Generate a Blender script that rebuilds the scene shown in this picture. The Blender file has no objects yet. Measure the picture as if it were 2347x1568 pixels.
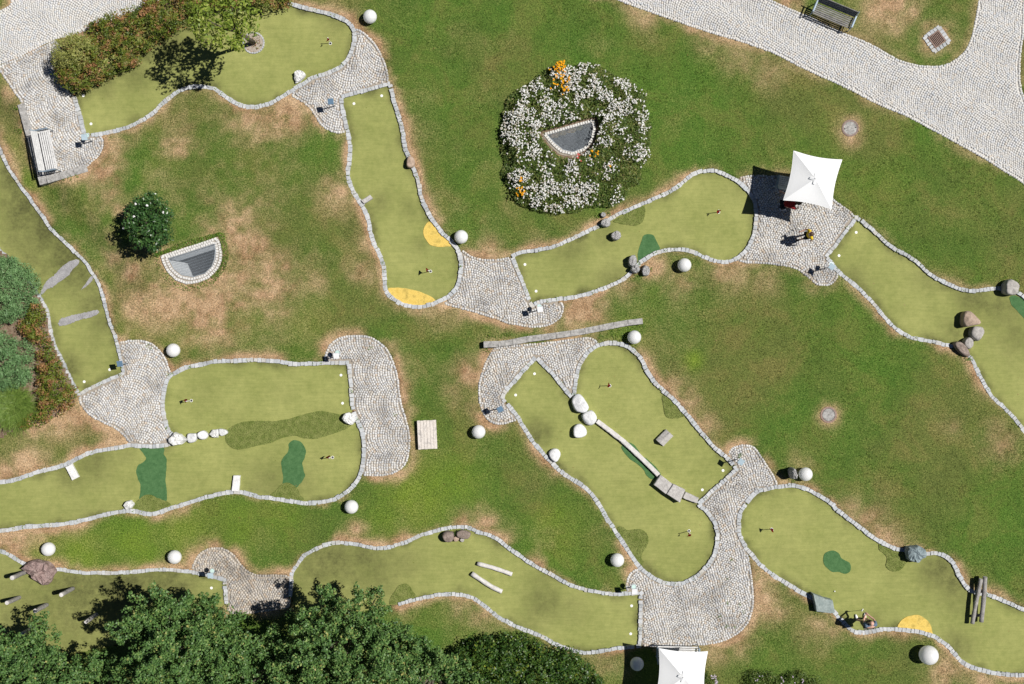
import bpy, bmesh, math, random
import numpy as np
from mathutils import Vector, Matrix, kdtree

random.seed(7); RNG = np.random.default_rng(7)
sc = bpy.context.scene
COL = sc.collection
CAMH = 47.0          # flying height of the camera, metres
PPM = 56.0           # plan units per metre on the ground

# ---------------------------------------------------------------- camera
cam_d = bpy.data.cameras.new('camera'); cam = bpy.data.objects.new('camera', cam_d)
COL.objects.link(cam); cam.location = (0, 0, CAMH); cam.rotation_euler = (0, 0, 0)
cam_d.sensor_width = 36; cam_d.lens = 36 * CAMH / (2347 / PPM); cam_d.clip_end = 2000
sc.camera = cam

# ---------------------------------------------------------------- sky, sun, exposure
SUN_EL = math.radians(57.0)
sun_to = Vector((0.970 * math.cos(SUN_EL), 0.243 * math.cos(SUN_EL), math.sin(SUN_EL)))  # towards the sun
w = bpy.data.worlds.new('World'); sc.world = w; w.use_nodes = True
nt = w.node_tree; nt.nodes.clear()
sky = nt.nodes.new('ShaderNodeTexSky'); sky.sky_type = 'NISHITA'; sky.sun_disc = False
sky.air_density = 0.42; sky.dust_density = 0.1; sky.ozone_density = 1.0; sky.altitude = 700; sky.sun_elevation = SUN_EL; sky.sun_rotation = math.atan2(sun_to.x, sun_to.y)
bg = nt.nodes.new('ShaderNodeBackground'); bg.inputs[1].default_value = 0.05
wo = nt.nodes.new('ShaderNodeOutputWorld')
nt.links.new(sky.outputs[0], bg.inputs[0]); nt.links.new(bg.outputs[0], wo.inputs[0])
sun_d = bpy.data.lights.new('sun', 'SUN'); sun_d.energy = 5.0; sun_d.angle = math.radians(0.53); sun_d.color = (1.0, 0.96, 0.9)
sun = bpy.data.objects.new('sun', sun_d); COL.objects.link(sun)
sun.rotation_euler = sun_to.to_track_quat('Z', 'Y').to_euler(); sun.location = (30, 8, 60)
sc.view_settings.view_transform = 'Standard'; sc.view_settings.look = 'None'
sc.view_settings.exposure = 0.12; sc.view_settings.gamma = 1.0; sc.view_settings.use_curve_mapping = False

# ---------------------------------------------------------------- plan coordinates
TX = [0, 573.4, 1146.7, 1735.4]; TY = [0, 382.2, 764.5, 1160.1]; K = 0.26058
def T(i, j, *pts):
    return [(TX[i] + x * K, TY[j] + y * K) for x, y in pts]
def W(p, z=0.0):
    s = (CAMH - z) / CAMH / PPM
    return ((p[0] - 1173.5) * s, (784.0 - p[1]) * s)
def WL(ps, z=0.0): return [W(p, z) for p in ps]

# ---------------------------------------------------------------- numpy noise
def _hash(ix, iy, seed):
    h = (ix.astype(np.int64) * 374761393 + iy.astype(np.int64) * 668265263 + seed * 974711) & 0x7fffffff
    h = ((h ^ (h >> 13)) * 1274126177) & 0x7fffffff
    return ((h ^ (h >> 16)) & 0xffff) / 65535.0
def vnoise(x, y, seed=0):
    x = np.asarray(x, float); y = np.asarray(y, float)
    ix = np.floor(x); iy = np.floor(y); fx = x - ix; fy = y - iy
    fx = fx * fx * (3 - 2 * fx); fy = fy * fy * (3 - 2 * fy)
    a = _hash(ix, iy, seed); b = _hash(ix + 1, iy, seed); c = _hash(ix, iy + 1, seed); d = _hash(ix + 1, iy + 1, seed)
    return (a * (1 - fx) + b * fx) * (1 - fy) + (c * (1 - fx) + d * fx) * fy
def fbm(x, y, seed=0, oct=4):
    s = 0; a = .5; t = 0
    for o in range(oct):
        s = s + a * vnoise(x * 2 ** o, y * 2 ** o, seed + o * 17); t += a; a *= .55
    return s / t
def sstep(a, b, x):
    t = np.clip((x - a) / (b - a), 0, 1); return t * t * (3 - 2 * t)

# ---------------------------------------------------------------- 2D geometry
def crom(pts, step=0.06, closed=False):
    """Catmull-Rom through world points, resampled to about `step` metres."""
    P = [np.array(p, float) for p in pts]; n = len(P); out = []
    rng = range(n) if closed else range(n - 1)
    for i in rng:
        p1 = P[i]; p2 = P[(i + 1) % n]
        p0 = P[(i - 1) % n] if closed or i > 0 else 2 * p1 - p2
        p3 = P[(i + 2) % n] if closed or i < n - 2 else 2 * p2 - p1
        m = max(2, int(np.linalg.norm(p2 - p1) / step) + 1)
        for k in range(m):
            t = k / m; t2 = t * t; t3 = t2 * t
            out.append(.5 * ((2 * p1) + (-p0 + p2) * t + (2 * p0 - 5 * p1 + 4 * p2 - p3) * t2 + (-p0 + 3 * p1 - 3 * p2 + p3) * t3))
    if not closed: out.append(P[-1])
    return np.array(out)
def inside(poly, x, y):
    x = np.asarray(x); y = np.asarray(y)
    res = np.zeros(x.shape, bool)
    px = poly[:, 0]; py = poly[:, 1]
    bb = (x >= px.min()) & (x <= px.max()) & (y >= py.min()) & (y <= py.max())
    xs = x[bb]; ys = y[bb]; r = np.zeros(xs.shape, bool)
    j = len(poly) - 1
    for i in range(len(poly)):
        yi, yj, xi, xj = py[i], py[j], px[i], px[j]
        if yi != yj:
            c = ((yi > ys) != (yj > ys)) & (xs < (xj - xi) * (ys - yi) / (yj - yi) + xi)
            r ^= c
        j = i
    res[bb] = r
    return res
def make_kd(pts):
    kd = kdtree.KDTree(len(pts))
    for i, p in enumerate(pts): kd.insert((p[0], p[1], 0), i)
    kd.balance(); return kd
def kd_dist(kd, x, y):
    f = kd.find
    return np.array([f((a, b, 0))[2] for a, b in zip(np.ravel(x), np.ravel(y))]).reshape(np.shape(x))
def densify(poly, step=0.05):
    out = []
    n = len(poly)
    for i in range(n):
        a = poly[i]; b = poly[(i + 1) % n]; d = np.linalg.norm(b - a); m = max(1, int(d / step))
        for k in range(m): out.append(a + (b - a) * k / m)
    return np.array(out)

# ---------------------------------------------------------------- mesh helpers
def npmesh(name, V, F, attrs=None, smooth=False):
    """mesh from numpy vertices and an (n,k) face array."""
    me = bpy.data.meshes.new(name)
    V = np.asarray(V, np.float32); F = np.asarray(F, np.int32); k = F.shape[1]
    me.vertices.add(len(V)); me.vertices.foreach_set('co', V.ravel())
    me.loops.add(F.size); me.loops.foreach_set('vertex_index', F.ravel())
    me.polygons.add(len(F)); me.polygons.foreach_set('loop_start', np.arange(0, F.size, k, dtype=np.int32))
    if smooth: me.polygons.foreach_set('use_smooth', np.ones(len(F), bool))
    me.update(calc_edges=True)
    for n, v in (attrs or {}).items():
        a = me.attributes.new(n, 'FLOAT', 'POINT'); a.data.foreach_set('value', np.asarray(v, np.float32))
    return me
def link(name, me, mat=None, parent=None, loc=(0, 0, 0), rot=(0, 0, 0), scale=(1, 1, 1)):
    o = bpy.data.objects.new(name, me); COL.objects.link(o)
    if mat is not None and me is not None and len(me.materials) == 0: me.materials.append(mat)
    o.location = loc; o.rotation_euler = rot; o.scale = scale
    if parent is not None: o.parent = parent
    return o
def tag(o, label=None, cat=None, group=None, kind=None):
    if label: o['label'] = label
    if cat: o['category'] = cat
    if group: o['group'] = group
    if kind: o['kind'] = kind
    return o
def thing(name, loc, label, cat, group=None, rotz=0.0):
    o = bpy.data.objects.new(name, None); COL.objects.link(o)
    o.location = loc; o.rotation_euler = (0, 0, rotz); o.empty_display_size = .2
    return tag(o, label, cat, group)
def bmesh_to(bm, name, smooth=False):
    me = bpy.data.meshes.new(name)
    bmesh.ops.recalc_face_normals(bm, faces=bm.faces)
    if smooth:
        for f in bm.faces: f.smooth = True
    bm.to_mesh(me); bm.free(); return me
def bm_box(bm, c, s, rz=0.0, rx=0.0, ry=0.0, bevel=0.0):
    M = Matrix.Translation(c) @ Matrix.Rotation(rz, 4, 'Z') @ Matrix.Rotation(rx, 4, 'X') @ Matrix.Rotation(ry, 4, 'Y') @ Matrix.Diagonal((s[0], s[1], s[2], 1))
    r = bmesh.ops.create_cube(bm, size=1.0, matrix=M)
    if bevel > 0:
        es = list({e for v in r['verts'] for e in v.link_edges})
        bmesh.ops.bevel(bm, geom=es, offset=bevel, segments=2, affect='EDGES', profile=.6)
def box_me(name, s, bevel=0.0, c=(0, 0, 0), rz=0, rx=0, ry=0):
    bm = bmesh.new(); bm_box(bm, c, s, rz, rx, ry, bevel); return bmesh_to(bm, name)
def tube_me(name, path, radii, n=10, cap=True, smooth=True, noise=0.0, seed=0):
    P = [Vector(p) for p in path]; bm = bmesh.new(); rings = []; rr = random.Random(seed)
    up = Vector((0, 0, 1))
    ph = [1 + rr.uniform(-noise, noise) for _ in range(n)]
    for i, p in enumerate(P):
        d = (P[min(i + 1, len(P) - 1)] - P[max(i - 1, 0)]).normalized()
        a = d.cross(up) if abs(d.dot(up)) < .95 else d.cross(Vector((1, 0, 0)))
        a.normalize(); b = d.cross(a).normalized()
        r = radii[i] if hasattr(radii, '__len__') else radii
        rings.append([bm.verts.new(p + (a * math.cos(2 * math.pi * k / n) + b * math.sin(2 * math.pi * k / n)) * r * ph[k] * (1 + rr.uniform(-noise, noise) * .4)) for k in range(n)])
    for i in range(len(rings) - 1):
        for k in range(n):
            f = bm.faces.new((rings[i][k], rings[i][(k + 1) % n], rings[i + 1][(k + 1) % n], rings[i + 1][k])); f.smooth = smooth
    if cap:
        bm.faces.new(rings[0][::-1]); bm.faces.new(rings[-1])
    me = bpy.data.meshes.new(name); bmesh.ops.recalc_face_normals(bm, faces=bm.faces); bm.to_mesh(me); bm.free(); return me
def disc_me(name, r, z0, z1, n=24, cx=0, cy=0, r1=None):
    """short cylinder, top radius r1."""
    r1 = r if r1 is None else r1
    V = []; F = []
    bm = bmesh.new()
    a = [bm.verts.new((cx + r * math.cos(2 * math.pi * k / n), cy + r * math.sin(2 * math.pi * k / n), z0)) for k in range(n)]
    b = [bm.verts.new((cx + r1 * math.cos(2 * math.pi * k / n), cy + r1 * math.sin(2 * math.pi * k / n), z1)) for k in range(n)]
    for k in range(n): bm.faces.new((a[k], a[(k + 1) % n], b[(k + 1) % n], b[k]))
    bm.faces.new(b); bm.faces.new(a[::-1])
    return bmesh_to(bm, name)
def ring_me(name, r0, r1, z0, z1, n=40):
    bm = bmesh.new(); R = []
    for (r, z) in ((r0, z0), (r1, z0), (r1, z1), (r0, z1)):
        R.append([bm.verts.new((r * math.cos(2 * math.pi * k / n), r * math.sin(2 * math.pi * k / n), z)) for k in range(n)])
    for q in range(4):
        for k in range(n): bm.faces.new((R[q][k], R[q][(k + 1) % n], R[(q + 1) % 4][(k + 1) % n], R[(q + 1) % 4][k]))
    return bmesh_to(bm, name)
def slab_me(name, poly, z0, z1, bev=0.0, jit=0.0, seed=0):
    """prism over a plan polygon (x, y), top edge drawn in by bev."""
    P = np.array(poly, float); c = P.mean(0); n = len(P); rr = random.Random(seed)
    bm = bmesh.new()
    lo = [bm.verts.new((p[0], p[1], z0)) for p in P]
    hi = []; mid = []
    for p in P:
        d = c - p; d /= (np.linalg.norm(d) + 1e-9)
        if bev > 0: mid.append(bm.verts.new((p[0], p[1], z1 - bev + rr.uniform(-jit, jit))))
        hi.append(bm.verts.new((p[0] + d[0] * bev, p[1] + d[1] * bev, z1 + rr.uniform(-jit, jit))))
    rings = [lo] + ([mid] if bev > 0 else []) + [hi]
    for q in range(len(rings) - 1):
        for k in range(n): bm.faces.new((rings[q][k], rings[q][(k + 1) % n], rings[q + 1][(k + 1) % n], rings[q + 1][k]))
    bm.faces.new(hi); bm.faces.new(lo[::-1])
    bmesh.ops.triangulate(bm, faces=[f for f in bm.faces if len(f.verts) > 4])
    return bmesh_to(bm, name)

# ---------------------------------------------------------------- materials
def new_mat(name):
    m = bpy.data.materials.new(name); m.use_nodes = True; m.node_tree.nodes.clear(); return m, m.node_tree
def ramp(nt, stops, src, interp='LINEAR'):
    r = nt.nodes.new('ShaderNodeValToRGB'); r.color_ramp.interpolation = interp
    while len(r.color_ramp.elements) < len(stops): r.color_ramp.elements.new(0.5)
    for e, (p, c) in zip(r.color_ramp.elements, stops): e.position = p; e.color = (c[0], c[1], c[2], 1)
    nt.links.new(src, r.inputs[0]); return r.outputs[0]
def noise(nt, scale, detail=3, rough=.55, vec=None, dist=0.0):
    n = nt.nodes.new('ShaderNodeTexNoise'); n.inputs['Scale'].default_value = scale
    n.inputs['Detail'].default_value = detail; n.inputs['Roughness'].default_value = rough; n.inputs['Distortion'].default_value = dist
    if vec is not None: nt.links.new(vec, n.inputs['Vector'])
    return n.outputs[0]
def pos(nt): return nt.nodes.new('ShaderNodeNewGeometry').outputs['Position']
def objc(nt): return nt.nodes.new('ShaderNodeTexCoord').outputs['Object']
def attr(nt, n):
    a = nt.nodes.new('ShaderNodeAttribute'); a.attribute_name = n; return a.outputs['Fac']
def math_(nt, op, a, b=None):
    n = nt.nodes.new('ShaderNodeMath'); n.operation = op
    for i, v in enumerate((a, b)):
        if v is None: continue
        if isinstance(v, (int, float)): n.inputs[i].default_value = v
        else: nt.links.new(v, n.inputs[i])
    return n.outputs[0]
def mix(nt, fac, a, b, mode='MIX'):
    n = nt.nodes.new('ShaderNodeMix'); n.data_type = 'RGBA'; n.blend_type = mode; n.clamp_factor = True
    for i, v in ((0, fac), (6, a), (7, b)):
        if isinstance(v, (int, float)): n.inputs[i].default_value = v
        elif isinstance(v, tuple): n.inputs[i].default_value = (v[0], v[1], v[2], 1)
        else: nt.links.new(v, n.inputs[i])
    return n.outputs[2]
def finish(m, nt, col, rough=.8, bump=None, bump_s=.3, bump_d=.02, spec=.3, metal=0.0, transl=0.0, tcol=None):
    p = nt.nodes.new('ShaderNodeBsdfPrincipled'); p.inputs['Roughness'].default_value = rough
    p.inputs['Specular IOR Level'].default_value = spec; p.inputs['Metallic'].default_value = metal
    if isinstance(col, tuple): p.inputs['Base Color'].default_value = (*col, 1)
    else: nt.links.new(col, p.inputs['Base Color'])
    if bump is not None:
        b = nt.nodes.new('ShaderNodeBump'); b.inputs['Strength'].default_value = bump_s; b.inputs['Distance'].default_value = bump_d
        nt.links.new(bump, b.inputs['Height']); nt.links.new(b.outputs[0], p.inputs['Normal'])
    o = nt.nodes.new('ShaderNodeOutputMaterial'); out = p.outputs[0]
    if transl > 0:
        t = nt.nodes.new('ShaderNodeBsdfTranslucent')
        if isinstance(col, tuple): t.inputs[0].default_value = (*col, 1)
        else: nt.links.new(col, t.inputs[0])
        mx = nt.nodes.new('ShaderNodeMixShader'); mx.inputs[0].default_value = transl
        nt.links.new(out, mx.inputs[1]); nt.links.new(t.outputs[0], mx.inputs[2]); out = mx.outputs[0]
    nt.links.new(out, o.inputs[0]); return m
def mottled(name, c1, c2, scale=6, rough=.8, bump=.3, bump_d=.02, spec=.3, metal=0, c3=None, world=True, fine=40):
    m, nt = new_mat(name); v = pos(nt) if world else objc(nt)
    n1 = noise(nt, scale, 4, .6, v); n2 = noise(nt, fine, 3, .6, v)
    st = [(.3, c1), (.7, c2)] if c3 is None else [(.25, c1), (.5, c2), (.75, c3)]
    c = ramp(nt, st, n1)
    c = mix(nt, .35, c, ramp(nt, [(.3, (.45, .45, .45)), (.7, (1.35, 1.35, 1.35))], n2), 'MULTIPLY')
    return finish(m, nt, c, rough, n2, bump, bump_d, spec, metal)
def plain(name, c, rough=.6, spec=.4, metal=0.0):
    m, nt = new_mat(name); n1 = noise(nt, 9, 3, .6, pos(nt))
    col = mix(nt, .5, c, ramp(nt, [(.3, tuple(x * .8 for x in c)), (.7, tuple(min(1, x * 1.12) for x in c))], n1))
    return finish(m, nt, col, rough, spec=spec, metal=metal)
def leafmat(name, stops, transl=.25, rough=.5, spec=.35):
    m, nt = new_mat(name); c = ramp(nt, stops, attr(nt, 'tone'))
    return finish(m, nt, c, rough, spec=spec, transl=transl)

M = {}
# lawn: green grass, drying to straw where attribute 'dry' rises, fresher where 'lush' rises
def lawn_mat(name, tuft=False):
    m, nt = new_mat(name); v = pos(nt)
    n0 = noise(nt, .16, 3, .6, v); n1 = noise(nt, .6, 4, .65, v, .6); n2 = noise(nt, 3.0, 4, .7, v); n3 = noise(nt, 17, 3, .75, v)
    g = ramp(nt, [(.3, (.052, .110, .018)), (.5, (.092, .154, .028)), (.68, (.158, .194, .045))], n2)
    g = mix(nt, .6, g, ramp(nt, [(.34, (.046, .114, .019)), (.5, (.088, .155, .028)), (.64, (.175, .172, .052))], n1))
    g = mix(nt, .38, g, ramp(nt, [(.38, (.070, .150, .018)), (.5, (.095, .130, .026)), (.6, (.165, .135, .050))], n0))
    g = mix(nt, attr(nt, 'lush'), g, (.150, .225, .026))
    d = ramp(nt, [(.3, (.20, .130, .070)), (.48, (.36, .245, .140)), (.7, (.54, .395, .25))], n2)
    d = mix(nt, .45, d, ramp(nt, [(.36, (.27, .150, .08)), (.62, (.54, .385, .24))], n1))
    dr = math_(nt, 'ADD', attr(nt, 'dry'), math_(nt, 'MULTIPLY', math_(nt, 'SUBTRACT', n3, .5), .6))
    dr = math_(nt, 'MULTIPLY', math_(nt, 'SUBTRACT', dr, .07), 1.4)
    c = mix(nt, dr, g, d)
    c = mix(nt, .75, c, ramp(nt, [(.32, (.32, .34, .32)), (.5, (.95, .95, .95)), (.68, (1.75, 1.7, 1.6))], n3), 'MULTIPLY')
    if tuft:
        t = attr(nt, 'tone'); c = mix(nt, .6, c, ramp(nt, [(0, (.5, .55, .45)), (.6, (1.15, 1.15, 1.0)), (1, (1.9, 1.8, 1.5))], t), 'MULTIPLY')
        return finish(m, nt, c, .7, spec=.15, transl=.25)
    return finish(m, nt, c, .9, n3, .8, .05, .1)
M['lawn'] = lawn_mat('lawn_ground'); M['tuft'] = lawn_mat('lawn_tufts', True)
def turf_mat():
    m, nt = new_mat('artificial_turf'); v = pos(nt)
    n1 = noise(nt, .5, 3, .6, v); n2 = noise(nt, 5, 4, .65, v); n3 = noise(nt, 45, 2, .7, v)
    g = ramp(nt, [(.35, (.228, .250, .080)), (.65, (.305, .315, .112))], n1)
    g = mix(nt, .35, g, ramp(nt, [(.3, (.175, .21, .056)), (.7, (.35, .36, .12))], n2))
    mp = nt.nodes.new('ShaderNodeMapping'); mp.inputs['Scale'].default_value = (.7, 9.0, 1.0); mp.inputs['Rotation'].default_value = (0, 0, .08); nt.links.new(v, mp.inputs['Vector'])
    n5 = noise(nt, 1.6, 3, .6, mp.outputs[0]); n4 = noise(nt, 9, 5, .8, v)
    g = mix(nt, .22, g, ramp(nt, [(.35, (.72, .74, .70)), (.65, (1.25, 1.22, 1.2))], n5), 'MULTIPLY')      # faint pile direction of the carpet
    al = math_(nt, 'MULTIPLY', attr(nt, 'algae_shade'), math_(nt, 'ADD', math_(nt, 'MULTIPLY', n4, 1.9), math_(nt, 'MULTIPLY', n2, .3)))
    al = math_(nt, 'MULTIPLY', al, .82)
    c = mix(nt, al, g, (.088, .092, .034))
    c = mix(nt, .4, c, ramp(nt, [(.3, (.62, .62, .62)), (.7, (1.4, 1.4, 1.4))], n3), 'MULTIPLY')
    return finish(m, nt, c, .95, n3, .4, .01, .08)
M['turf'] = turf_mat()
M['rough'] = mottled('rough_turf', (.130, .170, .040), (.235, .260, .085), 5, .95, 1.0, .05, .05, fine=22)
M['water'] = mottled('dark_green_turf', (.050, .125, .046), (.085, .180, .072), 7, .9, .6, .02, .1, fine=34)
M['sand'] = mottled('yellow_turf', (.56, .39, .085), (.70, .51, .135), 4, .95, .5, .01, .05, c3=(.38, .29, .075), fine=40)
M['dot'] = plain('white_tee_paint', (.82, .82, .8), .6)
def cobble_mat(name, stops, dirt):
    m, nt = new_mat(name); v = pos(nt)
    c = ramp(nt, stops, attr(nt, 'tone'), 'CONSTANT')
    n1 = noise(nt, .9, 4, .6, v); n2 = noise(nt, 30, 3, .6, v)
    c = mix(nt, .5, c, ramp(nt, [(.3, (.72, .72, .72)), (.7, (1.2, 1.2, 1.2))], n2), 'MULTIPLY')
    c = mix(nt, dirt, c, ramp(nt, [(.34, (.35, .34, .33)), (.52, (1, 1, 1))], n1), 'MULTIPLY')
    return finish(m, nt, c, .75, n2, .35, .01, .3)
M['cobble'] = cobble_mat('mosaic_cobble', [(0, (.55, .55, .545)), (.2, (.60, .59, .575)), (.38, (.52, .525, .535)), (.52, (.60, .58, .54)), (.64, (.65, .645, .635)), (.78, (.56, .52, .47)), (.9, (.45, .45, .455)), (.97, (.55, .47, .39))], .5)
M['cobble_old'] = cobble_mat('weathered_brown_cobble', [(0, (.42, .39, .35)), (.25, (.50, .46, .41)), (.5, (.38, .36, .34)), (.7, (.54, .49, .42)), (.88, (.46, .38, .30))], .7)
M['pathstone'] = cobble_mat('pale_path_cobble', [(0, (.60, .595, .58)), (.25, (.57, .575, .585)), (.42, (.615, .60, .57)), (.6, (.625, .62, .61)), (.76, (.595, .575, .545)), (.9, (.53, .55, .57)), (.975, (.61, .56, .50))], .15)
M['white_sett'] = mottled('pale_sett', (.56, .55, .53), (.74, .73, .71), 9, .8, .5, .01, .25, fine=40)
M['joint'] = mottled('brown_joint_sand', (.27, .235, .195), (.38, .34, .29), 8, .95, .6, .01, .05, fine=60)
M['pjoint'] = mottled('grey_joint_sand', (.50, .48, .45), (.57, .555, .53), 8, .95, .6, .01, .05, fine=60)
def kerb_mat():
    m, nt = new_mat('granite_kerb'); v = pos(nt)
    oi = nt.nodes.new('ShaderNodeObjectInfo').outputs['Random']
    c = ramp(nt, [(0, (.38, .40, .42)), (.3, (.47, .49, .51)), (.6, (.54, .55, .56)), (.85, (.43, .46, .485)), (1, (.50, .485, .455))], oi)
    n2 = noise(nt, 28, 4, .65, v); n1 = noise(nt, 3, 3, .6, v)
    c = mix(nt, .6, c, ramp(nt, [(.3, (.6, .6, .6)), (.7, (1.3, 1.3, 1.3))], n2), 'MULTIPLY')
    c = mix(nt, .4, c, ramp(nt, [(.35, (.6, .58, .54)), (.55, (1.05, 1.05, 1.05))], n1), 'MULTIPLY')
    return finish(m, nt, c, .8, n2, .5, .01, .25)
M['kerb'] = kerb_mat()
M['soil'] = mottled('bark_soil', (.12, .078, .05), (.21, .15, .105), 9, .95, .9, .04, .05, c3=(.34, .27, .21), fine=35)
M['bark_mulch'] = mottled('bark_and_gravel', (.22, .17, .13), (.40, .35, .29), 14, .95, .9, .03, .05, c3=(.52, .47, .40), fine=45)
M['concrete'] = mottled('weathered_concrete', (.17, .168, .16), (.34, .332, .32), 9, .85, .7, .015, .2, c3=(.50, .49, .475), fine=22)
M['pale_concrete'] = mottled('pale_concrete', (.50, .52, .54), (.62, .64, .65), 3, .8, .2, .01, .2, fine=20)
M['white_stone'] = mottled('white_marble', (.62, .62, .61), (.80, .80, .79), 5, .7, .6, .02, .3, world=True, fine=22)
M['pale_boulder'] = mottled('pale_boulder', (.58, .59, .60), (.78, .785, .79), 4, .75, .5, .02, .25, fine=24)
M['grey_rock'] = mottled('porous_grey_rock', (.11, .11, .11), (.46, .455, .45), 22, .9, 1.0, .08, .15, c3=(.74, .73, .73), fine=30)
M['grey_boulder'] = mottled('grey_boulder', (.30, .285, .265), (.46, .44, .415), 5, .85, .6, .02, .2, fine=24)
M['brown_boulder'] = mottled('brown_boulder', (.31, .23, .175), (.50, .39, .31), 4, .8, .6, .02, .2, fine=20)
M['dark_boulder'] = mottled('dark_brown_boulder', (.16, .125, .105), (.30, .245, .21), 5, .8, .6, .02, .25, fine=20)
M['maroon_rock'] = mottled('maroon_rock', (.15, .10, .093), (.30, .215, .20), 4, .75, .9, .05, .3, c3=(.40, .32, .295), fine=16)
M['blue_rock'] = mottled('blue_green_slate_rock', (.16, .21, .23), (.28, .34, .355), 5, .7, .8, .03, .35, fine=16)
M['green_slab'] = mottled('grey_green_slab', (.20, .25, .245), (.31, .36, .345), 5, .75, .6, .02, .3, fine=18)
M['granite'] = mottled('rough_granite_block', (.36, .345, .33), (.54, .52, .50), 7, .85, .8, .02, .2, fine=26)
M['slate'] = mottled('grey_slate_strip', (.25, .245, .255), (.38, .375, .385), 4, .7, .8, .03, .3, fine=24)
M['wood'] = mottled('bleached_wood', (.50, .48, .46), (.70, .68, .66), 6, .8, .6, .01, .2, fine=34)
M['log'] = mottled('weathered_log', (.22, .21, .20), (.38, .365, .345), 6, .85, .9, .02, .15, fine=30)
M['deck'] = mottled('grey_deck_board', (.52, .47, .42), (.68, .63, .58), 5, .8, .5, .01, .2, c3=(.30, .28, .27), fine=22)
M['slat'] = mottled('silvered_bench_slat', (.52, .52, .52), (.70, .70, .70), 6, .75, .4, .01, .25, fine=30)
M['slat_dark'] = mottled('weathered_bench_slat', (.15, .148, .145), (.26, .255, .25), 6, .8, .4, .01, .25, fine=30)
M['steel'] = plain('blue_grey_steel', (.21, .27, .33), .45, .5, .3)
M['galv'] = plain('galvanised_steel', (.40, .45, .50), .45, .5, .4)
M['dark_metal'] = plain('dark_metal', (.06, .065, .075), .5, .4, .4)
M['rust_iron'] = mottled('rusty_cast_iron', (.22, .145, .115), (.34, .24, .20), 12, .8, .4, .01, .3, fine=40)
M['black'] = plain('pit_dark', (.015, .015, .016), .9)
m_, nt_ = new_mat('white_globe_plastic')
M['globe'] = finish(m_, nt_, mix(nt_, noise(nt_, 7, 3, .6, pos(nt_)), (.90, .905, .91), (.93, .935, .94)), .4, spec=.4, transl=.36)
m_, nt_ = new_mat('white_canvas')
M['canvas'] = finish(m_, nt_, mix(nt_, noise(nt_, 5, 3, .6, pos(nt_)), (.84, .85, .87), (.88, .89, .90)), .8, spec=.15, transl=.06)
M['board_white'] = plain('white_sign_plate', (.78, .79, .8), .4, .5)
M['board_blue'] = plain('blue_sign_plate', (.12, .20, .29), .3, .5)
M['board_pale'] = plain('pale_blue_sign_plate', (.42, .53, .60), .3, .5)
M['glass_green'] = plain('pale_green_tray', (.50, .66, .62), .3, .5)
M['red'] = plain('red_flag_cloth', (.68, .04, .03), .7)
M['white_paint'] = plain('white_pole_paint', (.80, .80, .80), .45)
M['bark'] = mottled('tree_bark', (.09, .075, .06), (.18, .155, .13), 12, .9, .8, .02, .1, fine=30)
M['skin'] = plain('skin', (.64, .38, .29), .55)
M['hair'] = plain('brown_hair', (.075, .04, .024), .6)
M['yellow_shirt'] = plain('yellow_shirt', (.72, .50, .03), .8, .1)
M['red_shirt'] = plain('dark_red_shirt', (.24, .018, .022), .8, .1)
M['blue_shirt'] = plain('blue_grey_shirt', (.12, .17, .24), .8, .1)
M['dark_cloth'] = plain('dark_trousers', (.022, .025, .032), .85, .1)
M['khaki'] = plain('khaki_shorts', (.13, .125, .095), .85, .1)
M['shoe'] = plain('white_shoe', (.78, .78, .78), .6)
M['shoe_dark'] = plain('dark_shoe', (.03, .03, .035), .6)

# ================================================================ SITE PLAN
# each green: list of (kind, points); 'k' = edged with kerb stones, 'n' = no kerb there
GREENS = {}
GREENS['G1'] = [
 ('k', T(0,0,(650,850),(670,920),(690,980),(710,1060),(728,1140),(745,1193))),
 ('k', T(0,0,(800,1190),(900,1175),(1000,1155),(1110,1125),(1200,1085),(1290,1035),(1360,985),(1420,920),(1490,860),(1560,810),(1640,775),(1740,760),(1830,768),(1900,790),(1960,835),(2020,875),(2080,910),(2150,935),(2230,942))
     + T(1,0,(80,935),(150,918),(215,890),(280,850),(340,815),(400,775),(460,740),(530,695),(600,668),(680,645),(740,620),(800,585),(840,545),(870,500),(895,440),(912,390),(918,330),(912,280),(895,235),(865,200),(825,172),(770,148),(715,128),(650,108),(590,97),(530,82),(470,68),(420,52),(370,35),(335,20),(270,-15),(200,-60))),
 ('n', T(0,0,(2100,-110),(1700,60),(1400,220),(1100,390),(900,520),(750,650)))]
GREENS['G2'] = [
 ('k', T(1,0,(800,855),(860,835),(950,810),(1040,790),(1120,765),(1190,745),(1222,735))),
 ('k', T(1,0,(1240,780),(1258,860),(1275,920),(1295,985),(1315,1050),(1332,1110),(1345,1170),(1355,1250),(1365,1310),(1385,1355),(1410,1420),(1440,1490))
     + T(1,1,(1440,20),(1465,90),(1485,170),(1500,250),(1525,320),(1560,390),(1600,460),(1650,530),(1700,590),(1750,635),(1790,680),(1825,730),(1848,800),(1855,880),(1845,960),(1825,1040),(1785,1105),(1730,1150),(1660,1185),(1580,1215),(1500,1232),(1420,1230),(1350,1215),(1285,1180),(1230,1140),(1195,1090),(1185,1030),(1180,960),(1175,890),(1160,830),(1135,765),(1100,700),(1075,630),(1055,560),(1045,500),(1025,420),(995,360),(955,295),(920,240),(890,180),(868,110),(858,40))
     + T(1,0,(868,1450),(875,1390),(880,1310),(872,1240),(860,1180),(840,1090),(822,1010),(808,940),(798,880)))]
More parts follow.
